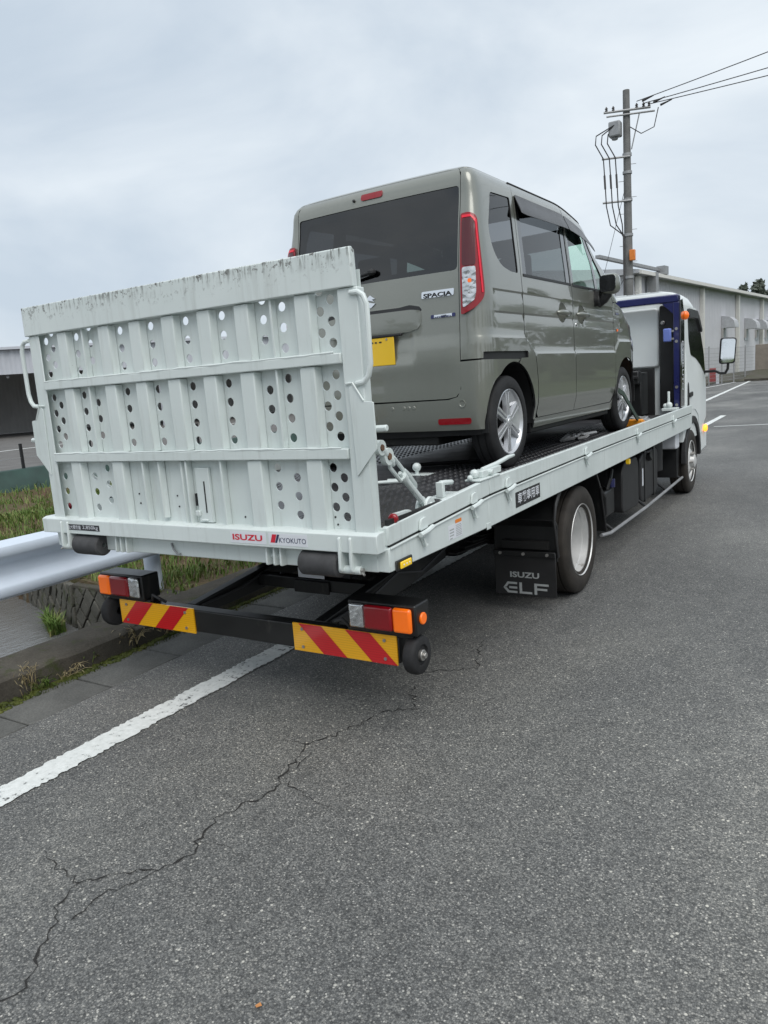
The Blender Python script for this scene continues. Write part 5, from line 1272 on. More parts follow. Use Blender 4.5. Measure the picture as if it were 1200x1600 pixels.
# cracks: dark ragged fissures in the surface
M['crack'] = simple('open crack', (.020, .019, .018), .95)
def crack(pts, w, seed):
    r_ = random.Random(seed); P = []
    for (a, b) in zip(pts[:-1], pts[1:]):
        L = math.hypot(b[0] - a[0], b[1] - a[1]); n = max(2, int(L / .022))
        for k in range(n):
            t = k / n; nx, ny = -(b[1] - a[1]) / L, (b[0] - a[0]) / L; j = r_.gauss(0, .010)
            P.append((a[0] + (b[0] - a[0]) * t + nx * j, a[1] + (b[1] - a[1]) * t + ny * j))
    P.append(pts[-1]); m = MB(); v = []; N = len(P)
    for i, p in enumerate(P):
        q0, q1 = P[max(0, i - 1)], P[min(N - 1, i + 1)]; L = math.hypot(q1[0] - q0[0], q1[1] - q0[1]) + 1e-6
        nx, ny = -(q1[1] - q0[1]) / L, (q1[0] - q0[0]) / L; ww = w * 1.08 * (.18 + 1.0 * r_.random() ** 1.3) * min(1, (N - i) / 8 + .15)
        v += [(p[0] + nx * ww, p[1] + ny * ww, .003), (p[0] - nx * ww * r_.uniform(.5, 1.2), p[1] - ny * ww, .003)]
    m.add(v, [(2 * i, 2 * i + 1, 2 * i + 3, 2 * i + 2) for i in range(N - 1)])
    o = link('crack', m.mesh('crack', 0, None), M['crack'], road); return o
crack([(.63, -3.50), (.644, -3.406), (.566, -3.307), (.423, -3.112), (.407, -3.053), (.528, -2.924), (.598, -2.897), (.631, -2.782), (.551, -2.594), (.631, -2.347), (.572, -2.216), (.525, -2.005), (.594, -1.813), (.658, -1.589), (.805, -1.483)], .0042, 1)
crack([(.635, -2.294), (.784, -2.326), (.893, -2.355)], .0026, 2); crack([(.407, -3.053), (.27, -3.03), (.14, -2.997)], .0022, 3); crack([(.536, -3.182), (.527, -3.061), (.597, -2.891)], .0026, 4); crack([(.76, -1.495), (.69, -1.38), (.646, -1.259)], .0042, 5); crack([(.60, -1.10), (.70, -1.04), (.844, -.957), (.76, -.75), (.697, -.546)], .003, 6)
crack([(.58, -2.05), (.60, -2.16), (.57, -2.33)], .0026, 7); crack([(.60, -2.75), (.70, -2.70), (.80, -2.72)], .002, 8); crack([(.525, -2.005), (.46, -1.98), (.40, -2.02)], .0024, 9)
crack([(2.2, 1.9), (2.6, 2.0), (3.1, 1.95)], .004, 10)
# painted lines with ragged worn edges
def painted(name, x0, x1, y0, y1, z=.005, rag=.009, seed=1, xf=None, step=.016):
    r_ = random.Random(seed); m = MB(); n = max(2, int((y1 - y0) / step)); v = []
    for i in range(n + 1):
        y = y0 + (y1 - y0) * i / n; sh = xf(y) if xf else 0
        v += [(x0 + sh + r_.uniform(-rag, rag), y, z), (x1 + sh + r_.uniform(-rag, rag), y, z)]
    m.add(v, [(2 * i, 2 * i + 1, 2 * i + 3, 2 * i + 2) for i in range(n)])
    o = link(name, m.mesh(name, 0, None), M['line'], road); return o
painted('edge_line', -.430, -.285, -8, 17.5)
painted('edge_line', -2.15, -1.98, 24, 47.4, seed=3, xf=lambda y: -.0315 * (y - 26.7), step=.3); painted('edge_line', -4.4, -4.25, 30, 46.5, seed=4, xf=lambda y: .085 * (y - 36), step=.3)
mm = MB(); mm.add([(-.1, 13.9, .005), (4.5, 14.9, .005), (4.5, 15.02, .005), (-.1, 14.0, .005)], [(0, 1, 2, 3)]); link('junction_line', mm.mesh('junction_line'), M['line'], road)
# small road litter: a fallen leaf and pale chips
lf = MB(); LX, LY = 1.243, -3.164
lf.add([(LX, LY, .004), (LX + .011, LY - .007, .008), (LX + .018, LY + .006, .006), (LX + .006, LY + .013, .005)], [(0, 1, 2, 3)]); tag(lf.build('fallen_leaf', simple('dry leaf', (.55, .24, .08), .8), None, ang=None), 'tiny orange fallen leaf lying on the grey asphalt', 'leaf')

# gutter of concrete slabs
gut = struct('gutter', MB().box(-1.235, -.872, -12, 10.5, -.10, -.016), M['mortar'], ang=None)
sl = MB().box(-.178, .178, -.2385, .2385, -.06, .0); me = sl.mesh('gutter_slab', 0, 30)
base_slab = None
for k in range(40):
    y = -1.648 + (k - 9) * .492
    if y > 10.2: break
    o = link('gutter_slab', me, M['gutter'], gut); o.location = (-1.054 + random.uniform(-.003, .003), y, random.uniform(-.004, .003)); o.rotation_euler = (random.uniform(-.004, .004), random.uniform(-.006, .006), random.uniform(-.004, .004))
    b_ = o.modifiers.new('bevel', 'BEVEL'); b_.width = .008; b_.segments = 2
# kerb blocks in front of the channel
kerb = struct('kerb', MB().box(-1.60, -1.29, -12, 10.5, -.75, .02), M['kerb'], ang=None)
def kerb_mesh(seed):
    r_ = random.Random(seed); m = MB(); L = 1.98; n = 22; v = []
    prof = [(-1.625, -.60), (-1.625, .105), (-1.60, .125), (-1.30, .128), (-1.268, .105), (-1.255, -.05)]
    for i in range(n + 1):
        y = -L / 2 + L * i / n
        for (x, z) in prof: v.append((x + 1.44 + r_.gauss(0, .004), y, z + r_.gauss(0, .003)))
    k = len(prof); fs = [(i * k + j, i * k + j + 1, (i + 1) * k + j + 1, (i + 1) * k + j) for i in range(n) for j in range(k - 1)] + [tuple(range(k))[::-1], tuple(range(n * k, n * k + k))]
    m.add(v, fs); return m.mesh('kerb_block', 0, 40)
kms = [kerb_mesh(i) for i in range(3)]
for k in range(11):
    o = link('kerb_block', kms[k % 3], M['kerb'], kerb); o.location = (-1.44, -10.4 + k * 2.0, 0)
# bank of earth and grass to the left with the channel cut into it
def hgt(x, y):
    n = .05 * math.sin(x * 1.3 + y * .7) + .035 * math.sin(x * 3.1 - y * 2.3) + .02 * math.sin(x * 7 + y * 5)
    flat = .06
    bank = lerp(x, [-13, -8.2, -5.0, -3.2, -1.6], [.50, .30, .30, .10, .05])
    z = bank + n * (1 if x < -2.5 else .4)
    # channel: from the kerb to the far side, ends in the stone wall
    edge = lerp(x, [-4.4, -2.85, -1.6], [-.20, -.66, -.72])
    if y < edge: 
        far = lerp(x, [-6.2, -4.6], [1.0, 0.0])
        z = z * far + (-.62) * (1 - far)
    return z
m = MB(); xs = [-13 + i * .4 for i in range(13)] + [-8 + i * .2 for i in range(20)] + [-4 + i * .1 for i in range(24)] + [-1.6]; ys = [-30, -22, -15] + [-10 + i * .4 for i in range(16)] + [-3.5 + i * .15 for i in range(17)] + [-.95 + i * .05 for i in range(20)] + [.05 + i * .2 for i in range(30)] + [6.2 + i * .7 for i in range(10)] + [13.2]
v = [(x, y, hgt(x, y)) for y in ys for x in xs]; nx = len(xs)
m.add(v, [(j * nx + i, j * nx + i + 1, (j + 1) * nx + i + 1, (j + 1) * nx + i) for j in range(len(ys) - 1) for i in range(nx - 1)])
bank = struct('bank', m, M['soil'], ang=60)
wt = MB(); wt.add([(-6.0, -30, -.30), (-1.58, -30, -.30), (-1.58, -.6, -.30), (-6.0, .2, -.30)], [(0, 1, 2, 3)]); struct('water', wt, M['water'], ang=None)
# stone wall of diagonal blocks at the channel end
sw = empty('stone_wall', (-2.3, -.72, -.5), 'low retaining wall of diagonal grey blocks ending the water channel', 'wall')
MB().prism([(-1.6, -.70), (-2.85, -.635), (-4.5, -.16), (-4.5, .1), (-1.6, -.4)], 'z', -.6, .045).build('wall_backing', M['mortar'], sw)
def block_wall(A, B, z0, z1, seed):
    r_ = random.Random(seed); A, B = Vector((*A, 0)), Vector((*B, 0)); L = (B - A).length; ux = (B - A) / L; n = Vector((ux.y, -ux.x, 0))
    if n.y > 0: n = -n
    s = .145; H = z1 - z0
    for i in range(-8, int(L / s) + 10):
        for j in range(-10, 14):
            # diamond lattice: cell centre
            cu, cv = (i + (j % 2) * .5) * s * 1.0, j * s * .62
            poly = [(cu - s * .44, cv), (cu, cv - s * .56), (cu + s * .44, cv), (cu, cv + s * .56)]
            # clip to the wall rectangle
            def clip(pl, f, g_):
                out = []
                for k in range(len(pl)):
                    a, b = pl[k], pl[(k + 1) % len(pl)]; fa, fb = f(a), f(b)
                    if fa >= 0: out.append(a)
                    if fa * fb < 0: t = fa / (fa - fb); out.append((a[0] + (b[0] - a[0]) * t, a[1] + (b[1] - a[1]) * t))
                return out
            for f in (lambda p: p[0], lambda p: L - p[0], lambda p: p[1], lambda p: H - p[1]): poly = clip(poly, f, 0)
            if len(poly) < 3: continue
            ar = abs(sum(poly[k][0] * poly[(k + 1) % len(poly)][1] - poly[(k + 1) % len(poly)][0] * poly[k][1] for k in range(len(poly)))) / 2
            if ar < .0012: continue
            d = .035 + r_.uniform(-.008, .010); m_ = MB()
            fr = [A + ux * p[0] + Vector((0, 0, z0 + p[1])) + n * d for p in poly]; bk = [A + ux * p[0] + Vector((0, 0, z0 + p[1])) - n * .02 for p in poly]; k = len(poly)
            m_.add(fr + bk, [tuple(range(k)), tuple(range(k, 2 * k))[::-1]] + [(q, k + q, k + (q + 1) % k, (q + 1) % k) for q in range(k)])
            m_.build('block', M['stone'], sw, bevel=.010, fix=True)
block_wall((-1.63, -.725), (-2.85, -.665), -.55, .07, 1); block_wall((-2.87, -.665), (-4.4, -.20), -.55, .07, 2)
cp = MB(); cp.prism([(-1.62, -.77), (-2.86, -.70), (-2.88, -.50), (-1.62, -.55)], 'z', .045, .085); cp.build('wall_cap', M['kerb'], sw, bevel=.012)

# guardrail: W beam, posts
gr = empty('guardrail', (-1.85, -2.0, .1), 'pale blue grey steel guardrail beam along the water channel', 'guardrail')
prof = [(-.012, .735), (.0, .728), (.055, .705), (.062, .690), (.062, .655), (.055, .640), (-.0, .605), (-.012, .585), (-.012, .525), (.0, .505), (.055, .470), (.062, .455), (.062, .420), (.055, .405), (.0, .382), (-.012, .375)]
def beam(y0, y1, dx):
    m = MB(); pts = [(-1.87 + dx + p, q) for p, q in prof]; inn = [(-1.876 + dx + p, q) for p, q in prof[::-1]]
    m.prism(pts + inn, 'y', y0, y1); o = m.build('rail_beam', M['guard'], gr, ang=40); return o
beam(-9.0, -3.35, 0.0); beam(-3.43, 2.0, .006); beam(1.92, 6.3, 0.0); 
for y in (-8.6, -4.6, -.60, 3.4):
    m = MB(); zb = hgt(-1.98, y) - .3 if y > -.7 else -.35
    m.cyl((-1.98, y, zb), (-1.98, y, .70), .062, 20); m.lathe([(.70, .062), (.712, .055), (.718, .03), (.72, .001)], (-1.98, y, 0), 20, axis='z'); p = m.build('rail_post', M['guard'], gr, ang=40)
    MB().box(-1.925, -1.885, y - .04, y + .04, .50, .61).build('rail_spacer', M['guard'], p, bevel=.004)
    m = MB(); m.cyl((-1.882, y, .555), (-1.860, y, .555), .014, 8); m.build('rail_bolt', M['bolt'], p)

# ---- grass, moss, weeds
def blades(name, n, area, zf, hr, wr, mat, seed, lean=.5, kind='stuff', keep=None):
    r_ = random.Random(seed); V_, F_ = [], []
    cnt = 0
    while cnt < n:
        x, y = area(r_)
        if keep and not keep(x, y, r_): continue
        z = zf(x, y); h = r_.uniform(*hr); w = r_.uniform(*wr); a = r_.uniform(0, 6.283); dx, dy = math.cos(a), math.sin(a); l = r_.uniform(.1, lean) * h
        b_ = len(V_); px, py = -dy * w, dx * w
        V_ += [(x - px, y - py, z), (x + px, y + py, z), (x + dx * l * .35 - px * .7, y + dy * l * .35 - py * .7, z + h * .55), (x + dx * l * .35 + px * .7, y + dy * l * .35 + py * .7, z + h * .55), (x + dx * l, y + dy * l, z + h * (.95 - .3 * r_.random()))]
        F_ += [(b_, b_ + 1, b_ + 3, b_ + 2), (b_ + 2, b_ + 3, b_ + 4)]; cnt += 1
    me = bpy.data.meshes.new(name); me.from_pydata(V_, [], F_); o = link(name, me, mat); return tag(o, kind=kind) if kind else o
def clump(x, y, r_): return (math.sin(x * 2.1 + 1.3) + math.sin(y * 2.7 + x) + math.sin(x * 5.3 - y * 4.1) * .6) > r_.uniform(-1.7, .9)
o = blades('bank_grass', 27000, lambda r_: (-1.65 - r_.random() ** 1.3 * 4.6, -.66 + r_.random() * 6.0), hgt, (.03, .12), (.0035, .008), M['blade'], 11, .8, keep=lambda x, y, r_: y > lerp(x, [-4.4, -2.85, -1.6], [-.18, -.6, -.66]) and clump(x, y, r_)); tag(o, 'short green and yellow grass growing on the earth bank', 'grass')
o = blades('slope_grass', 7500, lambda r_: (-4.6 - r_.random() * 4.0, -3.5 + r_.random() * 9.0), hgt, (.04, .15), (.004, .009), M['blade'], 12, .9, keep=lambda x, y, r_: hgt(x, y) > .02 and clump(x * .8, y, r_)); tag(o, 'patchy grass on the reddish earth slope behind the guardrail', 'grass')
o = blades('channel_grass', 420, lambda r_: (-2.75 - r_.random() * 1.5, -.78 - r_.random() * .22), lambda x, y: -.30, (.05, .18), (.004, .008), M['blade'], 13, 1.0, keep=lambda x, y, r_: y > lerp(x, [-4.4, -2.85], [-.50, -.95]) + .0 and x < -2.9); 
for vtx in o.data.vertices: vtx.co.y += lerp(vtx.co.x, [-4.4, -2.85], [.42, .0])
tag(o, 'tufts of green grass at the water edge below the stone wall', 'grass')
# moss strip along the kerb foot
m = MB(); r_ = random.Random(5); n = 420
for i in range(n):
    y = -4.0 + i * (8.0 / n); w = .035 + .03 * math.sin(y * 2.2) + .02 * math.sin(y * 7.1) + r_.uniform(-.01, .01)
    for k in range(3):
        xx = -1.262 + r_.random() * max(.02, w * 1.4); rr = r_.uniform(.012, .024)
        m.ball((xx, y + r_.uniform(-.01, .01), -.002), rr, 6, sz=r_.uniform(.35, .7))
o = m.build('moss', M['moss'], None, ang=180); tag(o, 'strip of olive green moss along the foot of the kerb', 'moss', kind='stuff')
o = blades('moss_sprigs', 5200, lambda r_: (-1.26 + r_.random() * .10, -4 + r_.random() * 8), lambda x, y: .0, (.008, .03), (.001, .0025), M['moss'], 14, .8); tag(o, 'fine green sprigs standing out of the kerb moss', 'moss')
def weed(x, y, z, n, h, seed, name, label, cat, mat, spread=.5, leaf=False):
    r_ = random.Random(seed); m = MB()
    for k in range(n):
        a = r_.uniform(0, 6.283); l = r_.uniform(.3, 1) * spread * h; hh = h * r_.uniform(.55, 1.0); dx, dy = math.cos(a) * l, math.sin(a) * l; bx, by = x + r_.uniform(-.02, .02), y + r_.uniform(-.05, .05); j = r_.uniform(-.01, .01)
        m.tube([(bx, by, z), (bx + dx * .25 + j, by + dy * .25, z + hh * .5), (bx + dx * .6, by + dy * .6 + j, z + hh * .85), (bx + dx, by + dy, z + hh * r_.uniform(.75, 1.0))], [.0022, .0018, .0014, .0006], 4)
        if leaf or r_.random() < .5:
            for q in range(3):
                t = r_.uniform(.4, 1); px, py, pz = bx + dx * t * .7, by + dy * t * .7, z + hh * t; b_ = r_.uniform(0, 6.28); ll = r_.uniform(.015, .04)
                m.add([(px, py, pz), (px + math.cos(b_) * ll + .005, py + math.sin(b_) * ll, pz + .008), (px + math.cos(b_) * ll * 2, py + math.sin(b_) * ll * 2, pz - .004), (px + math.cos(b_) * ll - .005, py + math.sin(b_) * ll, pz + .004)], [(0, 1, 2, 3)])
    tag(m.build(name, M[mat], None), label, cat, 'weeds along the kerb')
weed(-1.275, -2.13, .0, 26, .17, 1, 'dry_weed', 'dry straw coloured weed tuft by the kerb at the left edge', 'weed', 'dry_blade')
weed(-1.28, -1.42, .02, 34, .13, 2, 'dry_weed', 'long drooping dry weed leaning over the kerb behind the bumper', 'weed', 'dry_blade', .9)
weed(-1.26, -1.90, .0, 22, .07, 3, 'dry_weed', 'flattened orange brown dead weed lying on the moss', 'weed', 'dry_blade', 2.2)
weed(-1.275, -1.72, .01, 6, .07, 4, 'green_weed', 'small pale green seedling growing on the kerb foot', 'weed', 'blade', .8, True)
weed(-1.25, -2.06, .0, 20, .06, 5, 'green_weed', 'low green weed in the moss near the left edge', 'weed', 'blade', .9, True)
weed(-1.27, -1.18, .01, 24, .11, 6, 'dry_weed', 'dry weed tuft on the kerb beside the left bumper wheel', 'weed', 'dry_blade', .8)

# ---- left yard: green sheet wall, black fence, open shed
yd = MB(); yd.box(-60, -8.25, -14, 40, .40, .58); struct('yard', yd, M['yard'], ang=None)
mt = MB(); r_ = random.Random(8); nn = 90; v = []
for i in range(nn + 1):
    y = -12 + i * .3
    v += [(-7.95 + .02 * r_.gauss(0, 1), y, .10), (-8.08 + .035 * r_.gauss(0, 1), y, .36 + .02 * r_.gauss(0, 1)), (-8.20, y, .60), (-8.42, y, .605)]
mt.add(v, [(i * 4 + k, i * 4 + k + 1, i * 4 + k + 5, i * 4 + k + 4) for i in range(nn) for k in range(3)]); M['mat'] = simple('dark green weed sheet', (.022, .052, .042), .6, var=.3, scale=3)
tag(mt.build('weed_sheet', M['mat'], None, ang=60), 'dark green plastic weed sheet covering the edge of the raised yard', 'ground sheet')
M['fence_black'] = simple('black fence', (.012, .012, .013), .5)
fn = empty('yard_fence', (-8.35, 2, .58), 'low black post fence along the edge of the yard', 'fence')
for k in range(26):
    y = -8 + k * .62; MB().box(-8.38, -8.35, y - .02, y + .02, .58, .985).build('fence_post', M['fence_black'], fn)
MB().box(-8.372, -8.358, -8, 8.2, .765, .772).build('fence_wire', M['galv'], fn)
ym = MB(); ym.box(-14.1, -14.0, -10, 16, .581, .585); tag(link('yard_line', ym.mesh('yard_line'), M['line'], None), kind='structure')
M['corr'] = simple('grey corrugated sheet', (.50, .52, .56), .5, var=.06, scale=1); M['corr_dark'] = simple('dark corrugated sheet', (.42, .41, .40), .7, var=.1, scale=1)
def corrugated(mb, P0, ux, L, z0, z1, amp=.03, pitch=.25):
    P0, ux = Vector(P0), Vector(ux).normalized(); n = Vector((-ux.y, ux.x, 0)); k = int(L / pitch * 4); v = []
    for i in range(k + 1):
        o = (0, amp, amp, 0)[i % 4]; p = P0 + ux * (L * i / k) + n * o; v += [(p.x, p.y, z0), (p.x, p.y, z1)]
    mb.add(v, [(2 * i, 2 * i + 2, 2 * i + 3, 2 * i + 1) for i in range(k)])
sh = empty('open_shed', (-24, 10, .58), 'low open fronted shed with pale corrugated fascia and dark interior', 'shed')
# front runs roughly across the view
A = Vector((-30.0, -2.0, 0)); ux = Vector((.62, .785, 0)).normalized(); nrm = Vector((-ux.y, ux.x, 0))
m = MB(); corrugated(m, A, ux, 34, 2.62, 3.38, .03, .28); m.build('shed_fascia', M['corr'], sh, ang=None)
m = MB(); c0 = A + nrm * 6.0; corrugated(m, c0, ux, 34, .60, 3.0, .03, .30); m.build('shed_back_wall', M['corr_dark'], sh, ang=None)
m = MB(); q = [A - nrm * .15, A + ux * 34 - nrm * .15, A + ux * 34 + nrm * 8, A + nrm * 8]; m.add([(p.x, p.y, z) for z in (3.39, 3.47) for p in q], [(3, 2, 1, 0), (4, 5, 6, 7), (0, 1, 5, 4), (1, 2, 6, 5), (2, 3, 7, 6), (3, 0, 4, 7)]); m.build('shed_roof', M['corr'], sh, ang=None)
for t in (0, 34):
    m = MB(); p, q2 = A + ux * t, A + ux * t + nrm * 7.5; m.add([(p.x, p.y, .6), (q2.x, q2.y, .6), (q2.x, q2.y, 3.4), (p.x, p.y, 3.4)], [(0, 1, 2, 3)]); m.build('shed_end_wall', M['corr_dark'], sh, ang=None)
for k in range(6):
    p = A + ux * (1 + k * 6.4) + nrm * .2; MB().box(p.x - .1, p.x + .1, p.y - .1, p.y + .1, .58, 2.62).build('shed_post', M['corr'], sh)
m = MB()
for k in range(12):
    p = A + ux * (1 + k * 1.6) + nrm * .5; m.ball((p.x, p.y, 2.56), .05, 8)
m.build('shed_lamps', M['decal_white'], sh)

# ---- right background: white works building
M['clad'] = simple('pale grey cladding', (.58, .585, .62), .55, var=.05, scale=.6, grime=((.5, .5, .51), .70)); M['clad_trim'] = simple('cream trim', (.68, .67, .63), .5, var=.06); M['roofing'] = simple('grey metal roof', (.46, .47, .49), .5, var=.1)
wb = empty('works_building', (-6.5, 60, 0), 'long white clad works building with hooded windows and metal eaves', 'building')
B0, B1 = Vector((-8.55, 42.5, 0)), Vector((-2.2, 98.0, 0)); bu = (B1 - B0).normalized(); bn = Vector((bu.y, -bu.x, 0)); BL = (B1 - B0).length     # bn faces the road
def bpt(t, o=0.0, z=0.0): p = B0 + bu * t + bn * o; return (p.x, p.y, z)
def obox(t0, t1, o0, o1, z0, z1):
    m = MB(); v = [bpt(t, o, z) for z in (z0, z1) for o in (o0, o1) for t in (t0, t1)]; m.add(v, [(0, 2, 3, 1), (4, 5, 7, 6), (0, 1, 5, 4), (2, 6, 7, 3), (0, 4, 6, 2), (1, 3, 7, 5)]); return m
obox(0, BL, -16, 0, -.1, 6.75).build('wall', M['clad'], wb, fix=True)
m = MB(); pr = [(0.55, 6.72), (.55, 6.92), (-8, 8.0), (-16.5, 6.92), (-16.5, 6.72)]
v = [bpt(t, o, z) for t in (-.5, BL) for o, z in pr]; m.add(v, [(0, 1, 2, 3, 4), (9, 8, 7, 6, 5)] + [(i, (i + 1) % 5, 5 + (i + 1) % 5, 5 + i) for i in range(5)]); rf = m.build('roof', M['roofing'], wb, fix=True, ang=20)
obox(-.4, BL, .55, .68, 6.66, 6.86).build('roof_gutter', M['clad_trim'], rf, fix=True)
m = MB()
for k in range(int(BL / .45)): 
    for mm_ in (m,): mm_.add([bpt(k * .45, .004, .3), bpt(k * .45 + .05, .03, .3), bpt(k * .45 + .1, .004, .3), bpt(k * .45, .004, 6.6), bpt(k * .45 + .05, .03, 6.6), bpt(k * .45 + .1, .004, 6.6)], [(0, 1, 4, 3), (1, 2, 5, 4)])
m.build('cladding_ribs', M['clad'], wb, ang=None); 
for t in (.3, 13.6, 24.0, 33.0, 42.5, 51): obox(t, t + .35, .03, .30, .2, 6.6).build('downpipe', M['clad_trim'], wb, fix=True)
def hood(t):
    m = MB(); pr = [(.02, 3.85), (1.02, 3.85), (1.02, 4.05), (.92, 4.4), (.62, 4.68), (.02, 4.80)]
    v = [bpt(t + d, o, z) for d in (0, 1.3) for o, z in pr]; n = len(pr); m.add(v, [tuple(range(n)), tuple(range(n, 2 * n))[::-1]] + [(i, n + i, n + (i + 1) % n, (i + 1) % n) for i in range(n)]); hd = m.build('window_hood', M['roofing'], wb, fix=True)
    obox(t + .1, t + 1.2, .01, .05, 2.9, 3.8).build('louvre', M['corr'], hd, fix=True)
    obox(t - .05, t + .01, .02, .18, 3.1, 3.84).build('hood_stay', M['corr_dark'], hd, fix=True)
for t in (19.6, 27.2, 31.2, 35.3, 39.5, 44): hood(t)
m = MB(); dk = [bpt(2.0, .45, 5.0), bpt(2.0, .45, 7.9)]
obox(3.6, 4.4, .2, .7, 6.9, 7.4).build('roof_duct', M['galv'], wb, fix=True); obox(2.0, 2.5, .2, .7, 5.4, 6.9).build('duct_drop', M['galv'], wb, fix=True); obox(-6, 3.6, .2, .45, 7.1, 7.26).build('duct_run', M['galv'], wb, fix=True)
# mesh fence before it
ff_ = empty('mesh_fence', (-4, 44, 0), 'grey wire mesh fence standing before the works building', 'fence')
F0, F1 = Vector((-5.6, 36.5, 0)), Vector((-2.75, 49.9, 0)); fu = (F1 - F0).normalized(); FL = (F1 - F0).length
for k in range(int(FL / 2) + 1):
    p = F0 + fu * (k * 2.0); MB().cyl((p.x, p.y, 0), (p.x, p.y, 2.2), .035, 8).build('fence_post', M['galv'], ff_)
m = MB()
for k in range(int(FL / .16)):
    p = F0 + fu * (k * .16); m.cyl((p.x, p.y, .15), (p.x, p.y, 2.1), .006, 4, cap=False)
for z in (.2, .4, .6, .8, 1.0, 1.2, 1.4, 1.6, 1.8, 2.1):
    m.cyl((F0.x, F0.y, z), (F1.x, F1.y, z), .010, 4, cap=False)
tag(m.build('fence_mesh', M['galv'], ff_), kind='stuff')
vg = MB(); vg.add([(-7.5, 30, .02), (-4.7, 30, .015), (-4.65, 46.9, .02), (-3.0, 47.2, .02), (9, 47.2, .02), (9, 49.9, .62), (-2.7, 49.9, .62), (-7.5, 48, .25)], [(0, 1, 2, 7), (2, 3, 7), (3, 4, 5, 6), (3, 6, 7)]); struct('verge', vg, M['verge'], ang=60)
wk = MB(); wk.box(-3.0, 9, 46.85, 47.1, -.02, .14); struct('road_end_kerb', wk, M['kerb'], bevel=.02)
M['block_brown'] = simple('brown block wall', (.24, .21, .175), .85, var=.15, scale=4)
cw = MB(); cw.box(-2.70, 2.5, 49.9, 50.1, .2, 2.2); tag(cw.build('block_wall', M['block_brown'], None, bevel=.02), 'plain brown boundary wall at the end of the road', 'wall')
# red hydrant cabinet
hc = empty('hydrant_cabinet', (-4.5, 45, 0), 'small red cabinet beside the wire fence', 'cabinet')
MB().box(-4.72, -4.36, 44.9, 45.2, .12, .95).build('cabinet_body', simple('red cabinet', (.35, .03, .03), .5), hc, bevel=.02); MB().box(-4.34, -4.18, 44.95, 45.1, .0, .65).build('white_stake', M['decal_white'], hc, bevel=.01)

# ---- utility pole
PX, PY = -5.05, 27.0
up = empty('utility_pole', (PX, PY, 0), 'tall grey concrete utility pole with crossarms switch and cables', 'utility pole')
m = MB(); m.cyl((PX, PY, -.3), (PX, PY, 11.75), .19, 20, r2=.125); m.build('pole_shaft', M['pole'], up, ang=40)
cd = Vector((.93, .36, 0)).normalized()        # crossarm direction, nearly across the view
def pp(a, z, b=0.0): p = Vector((PX, PY, 0)) + cd * a + Vector((-cd.y, cd.x, 0)) * b; return (p.x, p.y, z)
def arm(a0, a1, z, r=.045): MB().cyl(pp(a0, z, -.16), pp(a1, z, -.16), r, 8).build('crossarm', M['galv'], up)
arm(-.85, .85, 11.0); arm(-.75, 1.0, 10.85, .035); arm(-.95, .1, 9.35, .04); arm(-.95, .1, 7.75, .04)
MB().tube([pp(.45, 10.85, -.16), pp(.15, 9.6, -.12)], .025, 6).build('arm_brace', M['galv'], up)
m = MB()
for a in (-.75, -.5, .35, .6, .8): m.lathe([(0, .02), (.03, .06), (.07, .03), (.10, .06), (.14, .03), (.17, .02)], pp(a, 11.03, -.16), 10, axis='z')
m.build('insulators', M['insul'], up, ang=40)
m = MB(); c = pp(-.45, 10.25, -.1); m.box(c[0] - .20, c[0] + .24, c[1] - .2, c[1] + .2, 10.1, 10.65); m.cyl((c[0], c[1], 10.0), (c[0], c[1], 10.1), .12, 12); m.build('pole_switch', M['transformer'], up, bevel=.05)
for z in (9.4, 8.75, 7.75, 6.45, 4.85, 3.6): m2 = MB(); m2.lathe([(0, .165 + (11.75 - z) * .004), (.10, .165 + (11.75 - z) * .004)], (PX, PY, z), 16, axis='z'); m2.build('pole_band', M['galv'], up)
m = MB()
for k, a in enumerate((-.90, -.68, -.46)):
    m.tube([pp(-.35, 10.55, -.3), pp(a - .25, 10.2, -.2), pp(a - .28, 9.9, -.16), pp(a, 9.35, -.2), pp(a + .05, 8.4, -.18), pp(a + .08, 7.6, -.2), pp(a + .22, 6.9, -.16), pp(-.25 + k * .02, 6.55, -.1), pp(-.18, 6.4, -.1)], .022, 6)
m.build('drop_cables', M['cable'], up)
m = MB()
for k, a in enumerate((-.90, -.68, -.46)): m.cyl(pp(a + .03, 8.75, -.18), pp(a + .05, 8.25, -.18), .04, 8)
m.build('cable_joints', M['insul'], up)
MB().cyl(pp(-.19, 6.5, -.1), pp(-.21, 2.0, -.12), .03, 8).build('conduit', M['insul'], up)
m = MB()
for k in range(12): z = 2.5 + k * .6; m.cyl(pp(.12 if k % 2 else -.12, z), pp(.33 if k % 2 else -.33, z), .010, 6)
m.build('climbing_steps', M['galv'], up)
MB().box(PX + .1, PX + .3, PY - .3, PY - .1, 5.5, 5.9).build('orange_tag', M['decal_orange'], up, bevel=.02)
MB().tube([pp(.1, 10.4, -.14), pp(.5, 10.1, -.2), pp(.95, 10.25, -.3), pp(1.1, 10.9, -.35)], .018, 6).build('jumper_cable', M['cable'], up)
